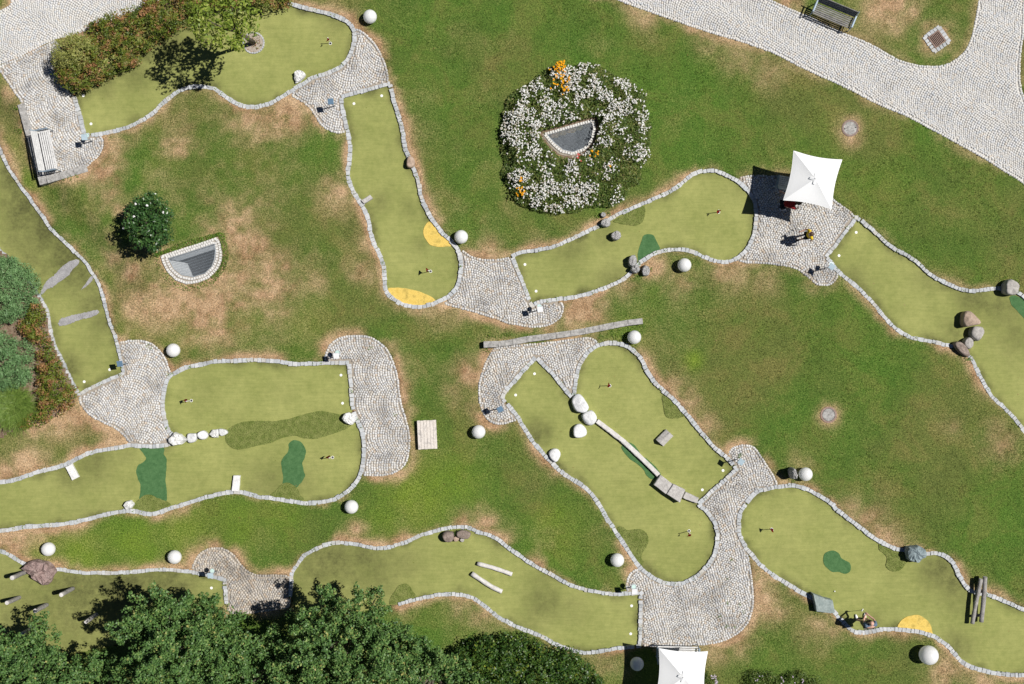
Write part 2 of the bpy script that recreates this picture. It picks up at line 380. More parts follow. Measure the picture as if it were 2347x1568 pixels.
GREENS['G3'] = [
 ('k', T(2,1,(100,790),(150,762),(210,748),(290,738),(370,725),(450,708),(520,685),(590,652),(660,620),(720,590),(780,562),(850,530),(925,490),(985,448),(1040,415),(1110,385),(1190,352),(1260,322),(1330,292),(1400,262),(1450,240),(1510,205),(1570,168),(1620,122),(1680,75),(1740,48),(1810,36),(1880,36),(1950,55),(2020,90),(2090,130),(2150,180),(2200,240),(2235,300),(2250,370),(2252,440),(2245,520),(2230,600),(2205,660),(2165,730),(2110,785),(2050,820),(1980,838),(1910,832),(1840,812),(1780,790),(1710,755),(1640,735),(1560,728),(1480,732),(1400,748),(1340,770),(1280,810),(1230,845),(1180,895),(1140,940),(1080,990),(1010,1025),(930,1062),(850,1090),(770,1120),(690,1140),(600,1155),(520,1165),(440,1175),(370,1185),(310,1203),(278,1220))),
 ('k', T(2,1,(255,1170),(230,1110),(205,1040),(180,980),(155,920),(130,855),(110,808)))]
GREENS['G4'] = [
 ('k', T(3,1,(605,795),(640,750),(690,690),(740,620),(790,555),(840,490),(868,448))),
 ('k', T(3,1,(915,475),(965,515),(1020,560),(1075,610),(1130,665),(1180,700),(1230,735),(1290,765),(1350,800),(1400,835),(1450,880),(1500,930),(1560,970),(1620,1005),(1690,1035),(1760,1065),(1830,1085),(1900,1092),(1980,1085),(2060,1075),(2120,1070),(2225,1075),(2310,1115),(2347,1145),(2450,1230),(2600,1400))),
 ('n', T(3,2,(2700,300),(2700,900),(2600,1150))),
 ('k', T(3,2,(2500,1050),(2420,950),(2347,855),(2320,815),(2270,755),(2215,695),(2160,640),(2100,590),(2050,530),(2005,460),(1975,400),(1940,335),(1910,270),(1880,215),(1790,140),(1695,108),(1640,98),(1560,75),(1480,58),(1400,45),(1340,32))
     + T(3,1,(1250,1445),(1190,1400),(1140,1345),(1095,1295),(1050,1235),(1000,1180),(950,1130),(900,1075),(850,1035),(800,995),(750,955),(700,905),(650,840)))]
GREENS['G5'] = [
 ('k', T(0,0,(-60,1180),(-10,1290),(20,1360),(50,1430),(80,1490),(115,1540))
     + T(0,1,(125,90),(165,150),(210,215),(255,270),(300,335),(350,400),(385,450),(420,510),(465,565),(520,615),(570,665),(620,710),(670,760),(720,810),(765,860),(800,920),(840,980),(870,1040),(895,1110),(915,1180),(930,1250),(950,1320),(970,1390),(1000,1460))
     + T(0,2,(1010,10),(1025,70),(1038,120),(1050,180),(1065,245),(1078,310),(1090,345))),
 ('k', T(0,2,(1040,372),(970,400),(900,430),(830,465),(760,500),(690,535))),
 ('k', T(0,2,(655,470),(620,405),(590,340),(560,270),(525,200),(490,130),(465,60),(450,0))
     + T(0,1,(440,1420),(425,1350),(415,1270),(380,1200),(340,1140),(290,1070),(200,960),(75,805),(0,738),(-80,650),(-250,560))),
 ('n', T(0,0,(-400,1800),(-400,1000)))]
_mid6 = T(0,2,(1570,930),(1700,925),(1790,900),(1900,880),(2000,870)) + T(1,2,(0,890),(300,830),(600,800),(865,745))
GREENS['G6'] = [
 ('k', T(1,2,(870,255),(800,258),(720,258),(650,260),(580,265),(500,265),(420,270),(350,265),(270,250),(190,242),(100,235),(20,232))
     + T(0,2,(2080,240),(1960,242),(1860,252),(1760,275),(1680,290),(1610,308),(1550,340),(1500,370),(1465,420),(1445,490),(1432,570),(1430,640),(1438,710),(1455,790),(1480,850),(1505,885))),
 ('n', _mid6),
 ('k', T(1,2,(905,670),(895,600),(890,530),(885,450),(880,370),(872,295)))]
GREENS['G7'] = [
 ('k', T(1,2,(910,690),(935,750),(965,810),(985,870),(998,950),(1000,1030),(997,1110),(985,1190),(960,1260),(920,1325),(865,1380),(800,1425),(730,1460),(640,1480),(560,1490),(480,1492),(400,1482),(320,1470),(240,1460),(160,1445),(80,1440))
     + T(0,2,(2200,1415),(2120,1398),(2040,1392),(1960,1405),(1880,1425),(1800,1445),(1720,1470),(1640,1495),(1560,1520),(1480,1545))
     + T(0,3,(1390,60),(1340,72),(1290,68),(1230,55),(1170,45),(1100,45),(1020,55),(950,70),(880,85),(800,108),(730,125),(640,145),(560,158),(480,165),(400,170),(320,178),(250,180),(180,190),(100,205),(20,215),(-50,225),(-250,240))),
 ('n', T(0,2,(-400,1600),(-400,1400))),
 ('k', T(0,2,(-250,1320),(-50,1310),(30,1305),(100,1295),(170,1275),(240,1250),(310,1225),(380,1205),(450,1190),(520,1170),(590,1145),(650,1115),(710,1085),(780,1055),(850,1035),(920,1020),(990,1010),(1060,998),(1130,985),(1210,988),(1290,990),(1370,990),(1440,985),(1510,968))),
 ('n', _mid6)]
_mid8 = T(2,2,(700,615),(785,740),(850,775),(1100,970),(1395,1250),(1500,1350),(1620,1420))
GREENS['G8'] = [
 ('k', T(2,2,(312,210),(260,265),(200,330),(140,400),(80,465),(30,530),(18,572))),
 ('k', T(2,2,(60,620),(110,680),(160,745),(195,810),(235,870),(270,930),(310,980),(355,1030),(400,1085),(450,1130),(500,1185),(560,1235),(620,1275),(690,1315),(750,1360),(800,1410),(840,1465),(870,1510))
     + T(2,3,(890,20),(915,70),(945,120),(985,180),(1030,250),(1070,310),(1110,370),(1150,430),(1190,490),(1230,540),(1280,585),(1340,625),(1400,660),(1470,680),(1540,685),(1610,675),(1680,645),(1740,605),(1800,550),(1850,490),(1885,420),(1905,340),(1910,260),(1900,190),(1875,130),(1840,80),(1800,30))
     + T(2,2,(1770,1530),(1745,1500))),
 ('n', _mid8[::-1]),
 ('k', T(2,2,(625,560),(580,505),(530,440),(480,380),(430,325),(370,265),(330,225)))]
GREENS['G9'] = [
 ('k', T(2,2,(1745,1500),(1800,1450),(1860,1390),(1930,1330),(1990,1275),(2040,1230),(2080,1195))),
 ('k', T(2,2,(2050,1155),(1990,1090),(1920,1035),(1860,980),(1800,905),(1740,840),(1680,760),(1620,690),(1560,620),(1490,550),(1420,490),(1360,430),(1320,370),(1280,310),(1255,250),(1215,195),(1165,145),(1110,110),(1040,90),(970,82),(900,95),(840,115),(780,160),(735,210),(700,270),(680,330),(665,400),(655,470),(648,545))),
 ('n', _mid8)]
GREENS['G10'] = [
 ('k', T(2,2,(2165,1490),(2210,1435),(2260,1390))
     + T(3,2,(70,1372),(140,1355),(210,1345),(280,1338),(340,1340),(400,1355),(460,1380),(510,1405),(560,1435),(620,1470),(680,1515))
     + T(3,3,(690,20),(745,65),(800,110),(860,150),(910,190),(960,230),(1020,275),(1080,310),(1150,345),(1220,375),(1290,385),(1390,410),(1490,418),(1560,412),(1630,430),(1690,465),(1735,520),(1770,590),(1800,650),(1840,710),(1890,750),(1960,765),(2030,780),(2100,805),(2170,835),(2230,860),(2300,890),(2347,910),(2600,1000))),
 ('n', T(3,3,(2700,1100),(2700,1400))),
 ('k', T(3,3,(2600,1480),(2347,1485),(2260,1485),(2170,1480),(2090,1468),(2000,1450),(1930,1430),(1870,1410),(1810,1375),(1760,1330),(1720,1280),(1670,1225),(1620,1190),(1560,1150),(1490,1125),(1420,1105),(1340,1095),(1270,1088),(1200,1083),(1130,1083),(1060,1090),(1000,1105),(940,1112),(880,1110),(830,1090),(790,1050),(750,1010),(710,975),(690,945),(590,865),(450,790),(390,760),(330,725),(260,680),(190,640),(130,600),(70,550),(20,510))
     + T(2,3,(2220,440),(2170,380),(2130,310),(2105,250),(2098,190),(2098,120),(2110,60)) + T(2,2,(2128,1545),(2150,1510)))]
GREENS['G11'] = [
 ('k', T(1,3,(352,800),(355,720),(360,650),(365,600),(395,545),(430,490),(470,440),(530,400),(600,365),(670,340),(740,325),(810,322),(880,328),(940,335),(1000,352),(1060,365),(1120,372),(1180,368),(1240,358),(1300,338),(1370,315),(1430,290),(1500,255),(1570,235),(1640,215),(1710,198),(1790,185),(1870,182),(1940,195),(2000,225),(2060,240),(2130,265),(2190,300),(2250,350))
     + T(2,3,(110,395),(170,435),(230,480),(290,515),(350,550),(420,585),(480,620),(550,660),(610,690),(680,715),(750,735),(830,750),(900,765),(970,772),(1050,772),(1130,770),(1200,768),(1238,768))),
 ('k', T(2,3,(1236,830),(1236,900),(1234,970),(1232,1040),(1230,1110),(1228,1190),(1228,1232))),
 ('k', T(2,3,(1180,1235),(1100,1245),(1020,1252),(950,1265),(880,1278),(800,1288),(730,1288),(660,1275),(590,1255),(520,1230),(450,1195),(390,1160),(320,1130),(250,1100),(180,1075),(110,1045),(50,1010))
     + T(1,3,(2220,1000),(2150,955),(2090,900),(2030,855),(1970,815),(1900,790),(1820,778),(1740,775),(1660,780),(1580,795),(1500,812),(1400,835),(1300,862))),
 ('n', T(1,3,(1000,930),(700,950),(400,920)))]
GREENS['G12'] = [
 ('k', T(0,3,(-250,380),(-50,385),(30,405),(90,435),(150,470),(200,500),(350,560),(520,555),(600,570),(680,580),(760,588),(850,585),(950,588),(1050,585),(1140,580),(1220,575),(1310,565),(1400,558),(1500,560),(1600,570),(1700,582),(1790,600),(1880,625),(1975,645))),
 ('k', T(0,3,(1980,700),(1985,780),(1990,860))),
 ('n', T(0,3,(1700,1050),(900,1250),(0,1400),(-400,1400)))]
KERB_W = {'G5': .13, 'G4': .15, 'G3': .155, 'G12': .15, 'G11': .15}
GREEN_LABEL = {
 'G1': 'putting green with a tree growing in it beside the rust coloured hedge',
 'G2': 'long upright putting green with two yellow sand shapes',
 'G3': 'putting green left of the standing parasol with a dark green lobe and porous rocks',
 'G4': 'putting green cut by the right picture edge with round brown boulders',
 'G5': 'shaded olive putting green at the left edge with slate strips',
 'G6': 'short putting green above the row of pale stones',
 'G7': 'long putting green at the left edge with white marble blocks and two dark green shapes',
 'G8': 'putting green left of the wooden beam ending in a round bowl',
 'G9': 'putting green right of the wooden beam with a ridged stone block',
 'G10': 'putting green at bottom right where a man is putting',
 'G11': 'putting green with two loose bleached logs at the bottom centre',
 'G12': 'putting green with upright wooden posts at the bottom left corner'}
GZ = {k: -0.065 for k in GREENS}; GZ['G7'] = -0.069; GZ['G9'] = -0.069

# ---- first pass with flat ground to locate the sunken western green
DIP = -0.36
def dip_at(py):
    # the western green falls away towards the north; py is the plan row
    return DIP * float(sstep(735.0, 590.0, np.float64(py)))
def dip_y(y): return DIP * sstep(735.0, 590.0, 784.0 - np.asarray(y, float) * PPM)
def green_poly(segs, sunk):
    parts = [crom([W(q, dip_at(q[1]) if sunk else 0.0) for q in p], .06) for _, p in segs]
    return np.vstack(parts), parts
GP = {}; GPARTS = {}
for k, s in GREENS.items():
    GP[k], GPARTS[k] = green_poly(s, k == 'G5')
_kd5 = make_kd(densify(GP['G5'], .05))
def terr(x, y):
    """height of the lawn surface."""
    x = np.atleast_1d(np.asarray(x, float)); y = np.atleast_1d(np.asarray(y, float))
    z = np.zeros(x.shape)
    near = (x < -14.5)
    if near.any():
        d = kd_dist(_kd5, x[near], y[near]); d[inside(GP['G5'], x[near], y[near])] = 0
        z[near] = dip_y(y[near]) * (1 - sstep(.6, 1.9, d))
    return z
def place(p, h=0.0):
    """plan point seen at height h above the lawn -> (x, y, lawn z)."""
    z = 0.0
    for _ in range(4):
        x, y = W(p, z + h); z = float(terr(x, y)[0])
    return x, y, z

# ---- pavings
PAV = {}
PAV['P1'] = T(0,0,(-30,585),(240,470),(500,340),(600,600),(655,830),(745,1193),(830,1190),(905,1185),(914,1260),(900,1340),(860,1395),(800,1435),(765,1465)) + T(0,1,(770,20),(340,120)) + T(0,0,(150,925),(205,915),(170,880),(110,800),(50,705),(-30,600))
PAV['P2'] = T(1,0,(900,240),(940,240),(1000,280),(1060,330),(1110,390),(1150,460),(1185,540),(1210,620),(1224,700),(1222,735),(800,855),(798,880),(830,1040),(855,1165),(800,1177),(740,1175),(680,1150),(620,1110),(580,1050),(545,985),(490,925),(430,880),(345,850),(400,775),(460,740),(600,668),(740,620),(840,545),(895,440),(918,330))
PAV['P3'] = T(1,1,(1825,700),(1880,740),(1950,785),(2040,812),(2140,812),(2230,802),(2300,785)) + T(2,1,(100,790),(278,1220),(310,1203),(420,1180),(560,1185),(563,1250),(550,1310),(510,1360),(450,1395),(390,1412),(300,1420),(220,1412),(140,1395),(60,1385)) + T(1,1,(2160,1340),(2050,1310),(1940,1275),(1840,1250),(1690,1212),(1730,1150),(1785,1105),(1845,960),(1850,800))
PAV['P4'] = T(2,1,(2060,110),(2110,85),(2195,70)) + T(3,1,(0,68),(250,80),(450,150),(620,220),(680,290),(740,330),(810,380),(868,430),(868,448),(605,795),(650,840),(725,930),(722,970),(690,1012),(650,1045),(600,1060),(550,1055),(500,1030),(460,990),(400,940),(340,900),(260,880),(150,866),(0,852)) + T(2,1,(2150,850),(2060,822),(2165,730),(2245,520),(2250,370),(2200,240),(2150,180))
PAV['P5'] = T(0,2,(1025,72),(1100,60),(1200,50),(1290,62),(1350,85),(1400,130),(1440,180),(1470,240),(1490,300),(1510,350),(1465,420),(1432,570),(1438,710),(1505,885),(1510,968),(1370,990),(1210,988),(1130,985),(1130,950),(1090,910),(1040,860),(990,825),(930,805),(870,770),(800,740),(750,690),(710,640),(685,590),(690,535),(1090,345),(1060,230))
PAV['P6'] = T(1,2,(640,262),(650,200),(660,150),(690,100),(730,60),(790,25),(860,12),(950,12),(1030,15),(1100,40),(1160,85),(1215,140),(1250,210),(1280,290),(1305,380),(1315,480),(1330,600),(1360,700),(1385,780),(1405,870),(1412,970),(1400,1070),(1375,1150),(1320,1210),(1240,1245),(1150,1260),(1060,1258),(1000,1250),(960,1260),(997,1110),(1000,1030),(985,870),(935,750),(895,600),(885,450),(872,256))
PAV['P7'] = T(1,2,(2140,120),(2090,200),(2050,290),(2015,390),(2000,490),(2005,590),(2030,680),(2070,750),(2120,795),(2190,810),(2270,795),(2360,760)) + T(2,2,(170,755),(20,575),(312,210),(625,560),(650,545),(665,400),(735,210),(840,115),(880,90),(840,50),(790,25),(400,75),(0,110))
PAV['P8'] = T(2,2,(1990,1085),(2010,1020),(2060,985),(2130,972),(2200,975),(2250,1000)) + T(3,2,(20,1050),(60,1110),(100,1170),(140,1230),(170,1290),(195,1345),(10,1390)) + T(2,2,(2210,1435),(2135,1550)) + T(2,3,(2098,120),(2105,250),(2170,380),(2190,450),(2215,600),(2230,750),(2232,880),(2210,980),(2160,1070),(2090,1130),(2000,1180),(1900,1210),(1780,1228),(1380,1240),(1228,1238),(1238,768),(1100,757),(1095,690),(1105,640),(1140,580),(1200,535),(1280,585),(1400,660),(1540,685),(1680,645),(1850,490),(1910,300),(1875,130),(1770,-10)) + T(2,2,(1745,1500),(2080,1195))
PAV['P9'] = T(0,3,(1670,575),(1700,480),(1740,420),(1800,375),(1870,358),(1940,358),(2000,380),(2060,420),(2110,490),(2150,550),(2220,590)) + T(1,3,(100,605),(200,598),(350,605),(362,640),(352,900),(0,950)) + T(0,3,(2000,950),(1985,780),(1975,645),(1880,625))
PAV['A'] = T(0,0,(-300,215),(0,88),(50,65),(105,44),(92,0),(70,-260),(1900,-260),(1600,-100),(1300,60),(800,250),(620,330),(500,340),(240,470),(-30,585),(-300,700))
PAV['B'] = T(2,0,(560,-190),(750,-110),(950,-30),(1130,45),(1300,105),(1500,175),(1700,245),(1900,310),(2100,365)) + T(3,0,(88,450),(200,500),(350,580),(520,660),(700,740),(850,810),(1000,895),(1150,960),(1300,1020),(1450,1100),(1600,1180),(1800,1290),(2000,1400),(2200,1530)) + T(3,1,(2300,120),(2347,160),(2600,330)) + T(3,0,(2700,1500),(2550,1150),(2400,950),(2340,830),(2320,750),(2315,600),(2325,450),(2350,300),(2362,-260),(1950,-260),(1945,-50),(1940,50),(1920,150),(1900,250),(1880,340),(1850,410),(1800,475),(1730,530),(1640,572),(1550,580),(1450,575),(1350,555),(1250,525),(1150,470),(1050,410),(950,360),(850,320),(740,280),(620,220),(500,160),(380,110),(250,55),(130,0),(-100,-100),(-300,-190))
PAVP = {k: np.array(WL(v)) for k, v in PAV.items()}
PAVP = {k: densify(v, .12) for k, v in PAVP.items()}
for k in PAVP:     # soften the traced corners a little
    q = PAVP[k]
    for _ in range(2): q = (np.roll(q, 1, 0) + 2 * q + np.roll(q, -1, 0)) / 4
    PAVP[k] = q
SOIL = np.array(WL(T(0,1,(-300,560),(0,738),(75,805),(290,1070),(380,1200),(425,1350),(450,1518)) + T(0,2,(465,60),(525,200),(590,340),(655,470),(690,545),(660,610),(560,690),(330,800),(140,850),(0,930),(-300,1000))))
SOIL = densify(SOIL, .12)
WELL1_OUT = T(0,1,(1413,785),(1580,728),(1750,675),(1917,618),(1945,680),(1960,760),(1955,830),(1920,905),(1840,985),(1740,1025),(1640,1038),(1540,1000),(1470,925),(1430,850))
WELL1_IN = T(0,1,(1480,808),(1620,765),(1760,720),(1888,678),(1898,740),(1892,810),(1865,880),(1800,942),(1700,972),(1600,955),(1530,900))
WELL2_OUT = T(2,0,(366,1182),(520,1140),(680,1095),(832,1052),(845,1110),(838,1180),(800,1275),(720,1350),(620,1382),(520,1360),(440,1290),(392,1225))
WELL2_IN = T(2,0,(405,1185),(540,1142),(680,1102),(800,1068),(818,1120),(800,1220),(740,1300),(640,1340),(550,1320),(470,1255))
WELLS = {'w1': (np.array(WL(WELL1_OUT)), np.array(WL(WELL1_IN))), 'w2': (np.array(WL(WELL2_OUT)), np.array(WL(WELL2_IN)))}

# all kerb-edged lines and all hard edges, as search trees
kerb_lines = {}
for k, s in GREENS.items():
    ls = []
    for i, (kind, _) in enumerate(s):
        if kind != 'k': continue
        l = GPARTS[k][i]; nx_i = (i + 1) % len(s)
        if s[nx_i][0] == 'k':            # carry the kerb on to where the next run starts
            b = GPARTS[k][nx_i][0]; a = l[-1]; m = max(2, int(np.linalg.norm(b - a) / .05))
            if .06 < np.linalg.norm(b - a) < .8: l = np.vstack([l] + [a + (b - a) * t / m for t in range(1, m)])
        ls.append(l)
    kerb_lines[k] = ls
KD_KERB = make_kd(np.vstack([l for v in kerb_lines.values() for l in v]))
KD_EDGE = make_kd(np.vstack([l for v in kerb_lines.values() for l in v] + [densify(p, .08) for k, p in PAVP.items()] + [densify(w_[0], .08) for w_ in WELLS.values()]))
def in_any(polys, x, y):
    r = np.zeros(np.shape(x), bool)
    for p in polys: r |= inside(p, x, y)
    return r

# ---- how dry / how lush the lawn is (plan units: x, y, radius, strength)
DRY = [(560,560,95,.75),(480,700,115,.8),(620,650,90,.7),(380,690,75,.8),(650,590,60,.5),(600,520,60,.6),(700,620,60,.35),(250,460,40,.35),(335,700,70,.7),(780,450,45,.7),(765,420,35,.5),
 (235,378,50,.6),(655,262,62,.8),(600,290,55,.45),(410,328,38,.6),(560,262,45,.6),(262,580,40,.5),(300,625,45,.5),(275,480,30,.4),(600,494,45,.4),(589,545,45,.5),(821,630,45,.5),(850,560,40,.4),(560,640,60,.6),(440,640,60,.5),(720,640,50,.4),
 (1329,712,65,.9),(1260,735,50,.7),(1493,606,45,.8),(1430,650,50,.5),(1668,617,60,.5),(1560,640,60,.35),(2035,26,60,.85),(2074,10,50,.8),(2145,88,50,.75),(1808,6,36,.85),(1694,125,55,.5),(1760,165,50,.45),(1485,32,45,.6),(1620,90,45,.4),
 (1537,895,35,.7),(1577,930,38,.7),(1620,975,35,.6),(920,882,26,.7),(1081,856,45,.7),(1042,900,45,.35),(1085,930,30,.4),(1733,1342,45,.8),(1748,1380,50,.7),(1775,1400,40,.5),(1735,1300,30,.7),(65,1064,55,.9),(15,1080,40,.7),(262,1000,36,1.0),(182,945,45,1.0),(225,965,35,1.0),(130,965,45,.8),(90,975,45,.7),
 (20,1228,55,1.0),(70,1215,45,.6),(818,1212,24,.7),(1107,1196,36,.8),(1060,1195,36,.6),(1068,1390,55,.45),(1110,1410,50,.4),(2022,1238,45,.7),(1996,1194,45,.6),(1950,1165,35,.5),(2060,1255,40,.6),(1948,294,30,.95),(1955,318,26,.7),(1899,951,27,.9),(1245,1390,20,.3),
 (1410,1500,60,.4),(1640,1495,40,.5),(1700,1480,40,.45),(1880,1435,60,.4),(1920,1440,40,.5),(2170,1540,60,.6),(2250,1555,60,.6),(1000,700,60,.5),(1060,705,40,.6),(940,690,30,.6),(1760,640,40,.5),(1860,650,30,.5),(1010,540,20,.5),(1120,575,40,.6),(330,560,20,.4),(1830,1060,40,.3),(2300,1010,60,.4),(2180,980,30,.3),(1640,560,20,.2),(800,300,20,.6),(260,330,35,.5),(30,190,24,.9),(20,205,24,.8)]
LUSH = [(1590,827,20,1.0),(182,1264,80,.7),(300,1230,80,.6),(420,1210,80,.6),(540,1200,70,.5),(90,1260,50,.6),(330,1275,60,.6),(1264,1190,40,.6),(964,1129,85,.8),(1040,1100,70,.5),(900,1190,60,.5),(1000,1180,60,.4),(1280,1230,70,.4),(640,1190,70,.35),(700,740,60,.3),(560,740,50,.3),(60,420,40,.45),(40,330,40,.4),(300,770,60,.3),(1310,1240,50,.2),(430,760,60,.3),(1900,300,60,.1),(2010,430,70,.15),(1430,770,40,.35)]
GREENER = [(684,525,42),(600,505,25),(645,545,30),(790,700,60)]
def dry_lush(x, y):
    px = x * PPM + 1173.5; py = 784 - y * PPM
    n = fbm(x * .9, y * .9, 3); n2 = fbm(x * 2.6, y * 2.6, 9); big = fbm(x * .22, y * .22, 21, 3)
    d = kd_dist(KD_EDGE, x, y)
    ne = sstep(1450, 1900, px) * sstep(820, 560, py)          # the well-watered north-east lawn
    edge = np.exp(-(d / (.13 + .30 * n)) ** 2) * np.clip((n - .24) * 2.2, 0.10, .9) * (1 - .6 * ne)
    dry = edge * 1.0
    for bx, by, r, s in DRY:
        q = ((px - bx) ** 2 + (py - by) ** 2) / (r * r)
        m = q < 6
        if m.any(): dry[m] = np.maximum(dry[m], 1.2 * s * np.exp(-q[m] * 1.25) * np.clip(.45 + (n2[m] - .3) * 1.3, .15, 1.15))
    west = sstep(1000, 500, px) * sstep(900, 500, py)
    east = 1 - .6 * sstep(1350, 1600, px)
    dry = dry + .42 * east * np.clip(n - .42, 0, 1) + west * (.04 + .35 * np.clip(n2 - .36, 0, 1)) + .3 * np.clip(big - .5, 0, 1)
    for bx, by, r in GREENER: dry *= 1 - .85 * np.exp(-((px - bx) ** 2 + (py - by) ** 2) / (r * r))
    lush = np.zeros(x.shape)
    for bx, by, r, s in LUSH:
        q = ((px - bx) ** 2 + (py - by) ** 2) / (r * r)
        lush = np.maximum(lush, s * np.exp(-q) * (.5 + n2))
    return np.clip(dry, 0, 1.2), np.clip(lush, 0, 1)

# ================================================================ GROUND
CELL = .10
xs = np.concatenate(([-400, -150, -60, -32], np.arange(-23.5, 23.51, CELL), [32, 60, 150, 400]))
ys = np.concatenate(([-400, -150, -60, -28], np.arange(-16.5, 16.51, CELL), [28, 60, 150, 400]))
gx, gy = np.meshgrid(xs, ys); fx = gx.ravel(); fy = gy.ravel()
fz = terr(fx, fy)
cut = in_any(list(GP.values()), fx, fy)
for p_ in PAVP.values():
    pi_ = inside(p_, fx, fy); dd = np.zeros(fx.shape); dd[pi_] = kd_dist(make_kd(densify(p_, .05)), fx[pi_], fy[pi_]); cut |= dd > .07
fz_l = fz.copy(); fz_l[cut] -= .25
for k, (o_, i_) in WELLS.items():
    wi = inside(o_, fx, fy); dd = np.full(fx.shape, 9.0); dd[wi] = kd_dist(make_kd(densify(o_, .05)), fx[wi], fy[wi])
    fz_l[wi & (dd > .09)] = -1.25
dry, lush = dry_lush(fx, fy)
fz_l += np.where(cut, 0, (fbm(fx * 1.3, fy * 1.3, 5) - .5) * .035)
nx = len(xs); ny = len(ys)
ii = np.arange(nx * ny).reshape(ny, nx)
F = np.stack([ii[:-1, :-1], ii[:-1, 1:], ii[1:, 1:], ii[1:, :-1]], -1).reshape(-1, 4)
ground = link('lawn', npmesh('lawn', np.stack([fx, fy, fz_l], 1), F, {'dry': dry, 'lush': lush}, True), M['lawn'])
tag(ground, kind='structure')

# soil bed under the western shrubs
def gridsheet(name, poly, cell, zfun, mat, attrs=None, margin=.0, z=0.0, smooth=True):
    a = np.arange(poly[:, 0].min() - .1, poly[:, 0].max() + .1 + cell, cell); b = np.arange(poly[:, 1].min() - .1, poly[:, 1].max() + .1 + cell, cell)
    X, Y = np.meshgrid(a, b); x = X.ravel(); y = Y.ravel()
    ins = inside(poly, x, y); kd = make_kd(densify(poly, .04)); d = kd_dist(kd, x, y); sd = np.where(ins, d, -d)
    ii = np.arange(x.size).reshape(X.shape)
    F = np.stack([ii[:-1, :-1], ii[:-1, 1:], ii[1:, 1:], ii[1:, :-1]], -1).reshape(-1, 4)
    F = F[(sd[F] > margin).all(1)]
    used = np.unique(F); remap = -np.ones(x.size, int); remap[used] = np.arange(len(used))
    x = x[used]; y = y[used]
    at = attrs(x, y, sd[used]) if attrs else None
    return npmesh(name, np.stack([x, y, zfun(x, y)], 1), remap[F], at, smooth)
so = link('soil_bed', gridsheet('soil_bed', SOIL, .12, lambda x, y: terr(x, y) + .03 + .03 * fbm(x * 4, y * 4, 2), M['soil'], margin=-.05), M['soil'])
tag(so, kind='structure')

# ---- grass tufts (uncountable)
def build_grass():
    n = 150000
    x = RNG.uniform(-21.6, 21.6, n); y = RNG.uniform(-14.6, 14.6, n)
    ok = ~in_any(list(GP.values()) + list(PAVP.values()) + [SOIL] + [w_[0] for w_ in WELLS.values()], x, y)
    x = x[ok]; y = y[ok]
    d = kd_dist(KD_KERB, x, y); ok = d > .085; x = x[ok]; y = y[ok]
    dr, lu = dry_lush(x, y); z = terr(x, y) - .004
    n = len(x); B = 3
    x = np.repeat(x, B) + RNG.normal(0, .022, n * B); y = np.repeat(y, B) + RNG.normal(0, .022, n * B); z = np.repeat(z, B)
    dr = np.repeat(dr, B); lu = np.repeat(lu, B)
    m = n * B; a = RNG.uniform(0, 2 * np.pi, m); L = RNG.uniform(.03, .062, m) * (1 - .3 * np.clip(dr, 0, 1)); wd = RNG.uniform(.006, .012, m)
    lean = RNG.uniform(.3, 1.1, m)
    ca, sa = np.cos(a), np.sin(a)
    V = np.empty((m, 3, 3))
    V[:, 0] = np.stack([x - sa * wd, y + ca * wd, z], 1); V[:, 1] = np.stack([x + sa * wd, y - ca * wd, z], 1)
    V[:, 2] = np.stack([x + ca * L * np.sin(lean), y + sa * L * np.sin(lean), z + L * np.cos(lean)], 1)
    tone = RNG.uniform(0, 1, m)
    o = link('grass', npmesh('grass', V.reshape(-1, 3), np.arange(m * 3).reshape(-1, 3), {'dry': np.repeat(dr, 3), 'lush': np.repeat(lu, 3), 'tone': np.repeat(tone, 3)}), M['tuft'])
    tag(o, 'short mown lawn grass, green and patchily straw coloured', 'grass', kind='stuff')
build_grass()

# ================================================================ PUTTING GREENS
ALGAE_SHADE = [(190,208,20,1.1),(215,192,20,1.1),(245,178,22,1.1),(275,160,22,1.1),(305,142,22,1.1),(335,120,24,1.1),(365,96,24,1.1),(395,74,26,1.1),(430,52,26,1.0),(100,520,70,1.0),(60,470,75,1.0),(150,600,60,.9),(30,400,60,.9),(130,560,50,.9),(180,630,40,.8),(215,690,45,.6),(110,610,70,.5),(150,840,32,.9),(60,540,70,.6),(20,420,60,.5),(60,600,50,.5),(190,650,50,.5),(230,740,30,.5),
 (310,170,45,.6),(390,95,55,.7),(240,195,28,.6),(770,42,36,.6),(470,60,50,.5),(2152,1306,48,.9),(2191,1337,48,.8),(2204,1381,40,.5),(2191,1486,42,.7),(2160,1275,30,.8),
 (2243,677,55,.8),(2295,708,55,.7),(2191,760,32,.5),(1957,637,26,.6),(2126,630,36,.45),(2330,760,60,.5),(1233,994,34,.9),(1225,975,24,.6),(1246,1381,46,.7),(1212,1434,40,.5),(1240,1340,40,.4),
 (769,1277,95,.75),(834,1277,95,.75),(730,1303,80,.75),(860,1316,90,.6),(920,1290,60,.4),(287,1337,130,.85),(182,1342,130,.7),(391,1321,60,.8),(60,1400,120,.4),(208,1051,60,.7),(156,1085,42,.6),(280,1040,30,.4),(612,1116,60,.5),(680,1110,50,.4),  # bottom left blobs paint tree shade as well as algae
 (1303,565,42,.6),(1407,645,42,.6),(1381,528,42,.5),(1440,640,26,.6),(870,460,26,.5),(835,530,20,.4),(840,480,24,.6),(1700,420,30,.4),(1180,640,20,.2),(940,480,26,.4),(960,560,20,.3),(440,830,30,.3),(1190,820,24,.2),(470,900,30,.2),(1310,1390,40,.3),(2000,1430,30,.5),(2040,1290,30,.2)]
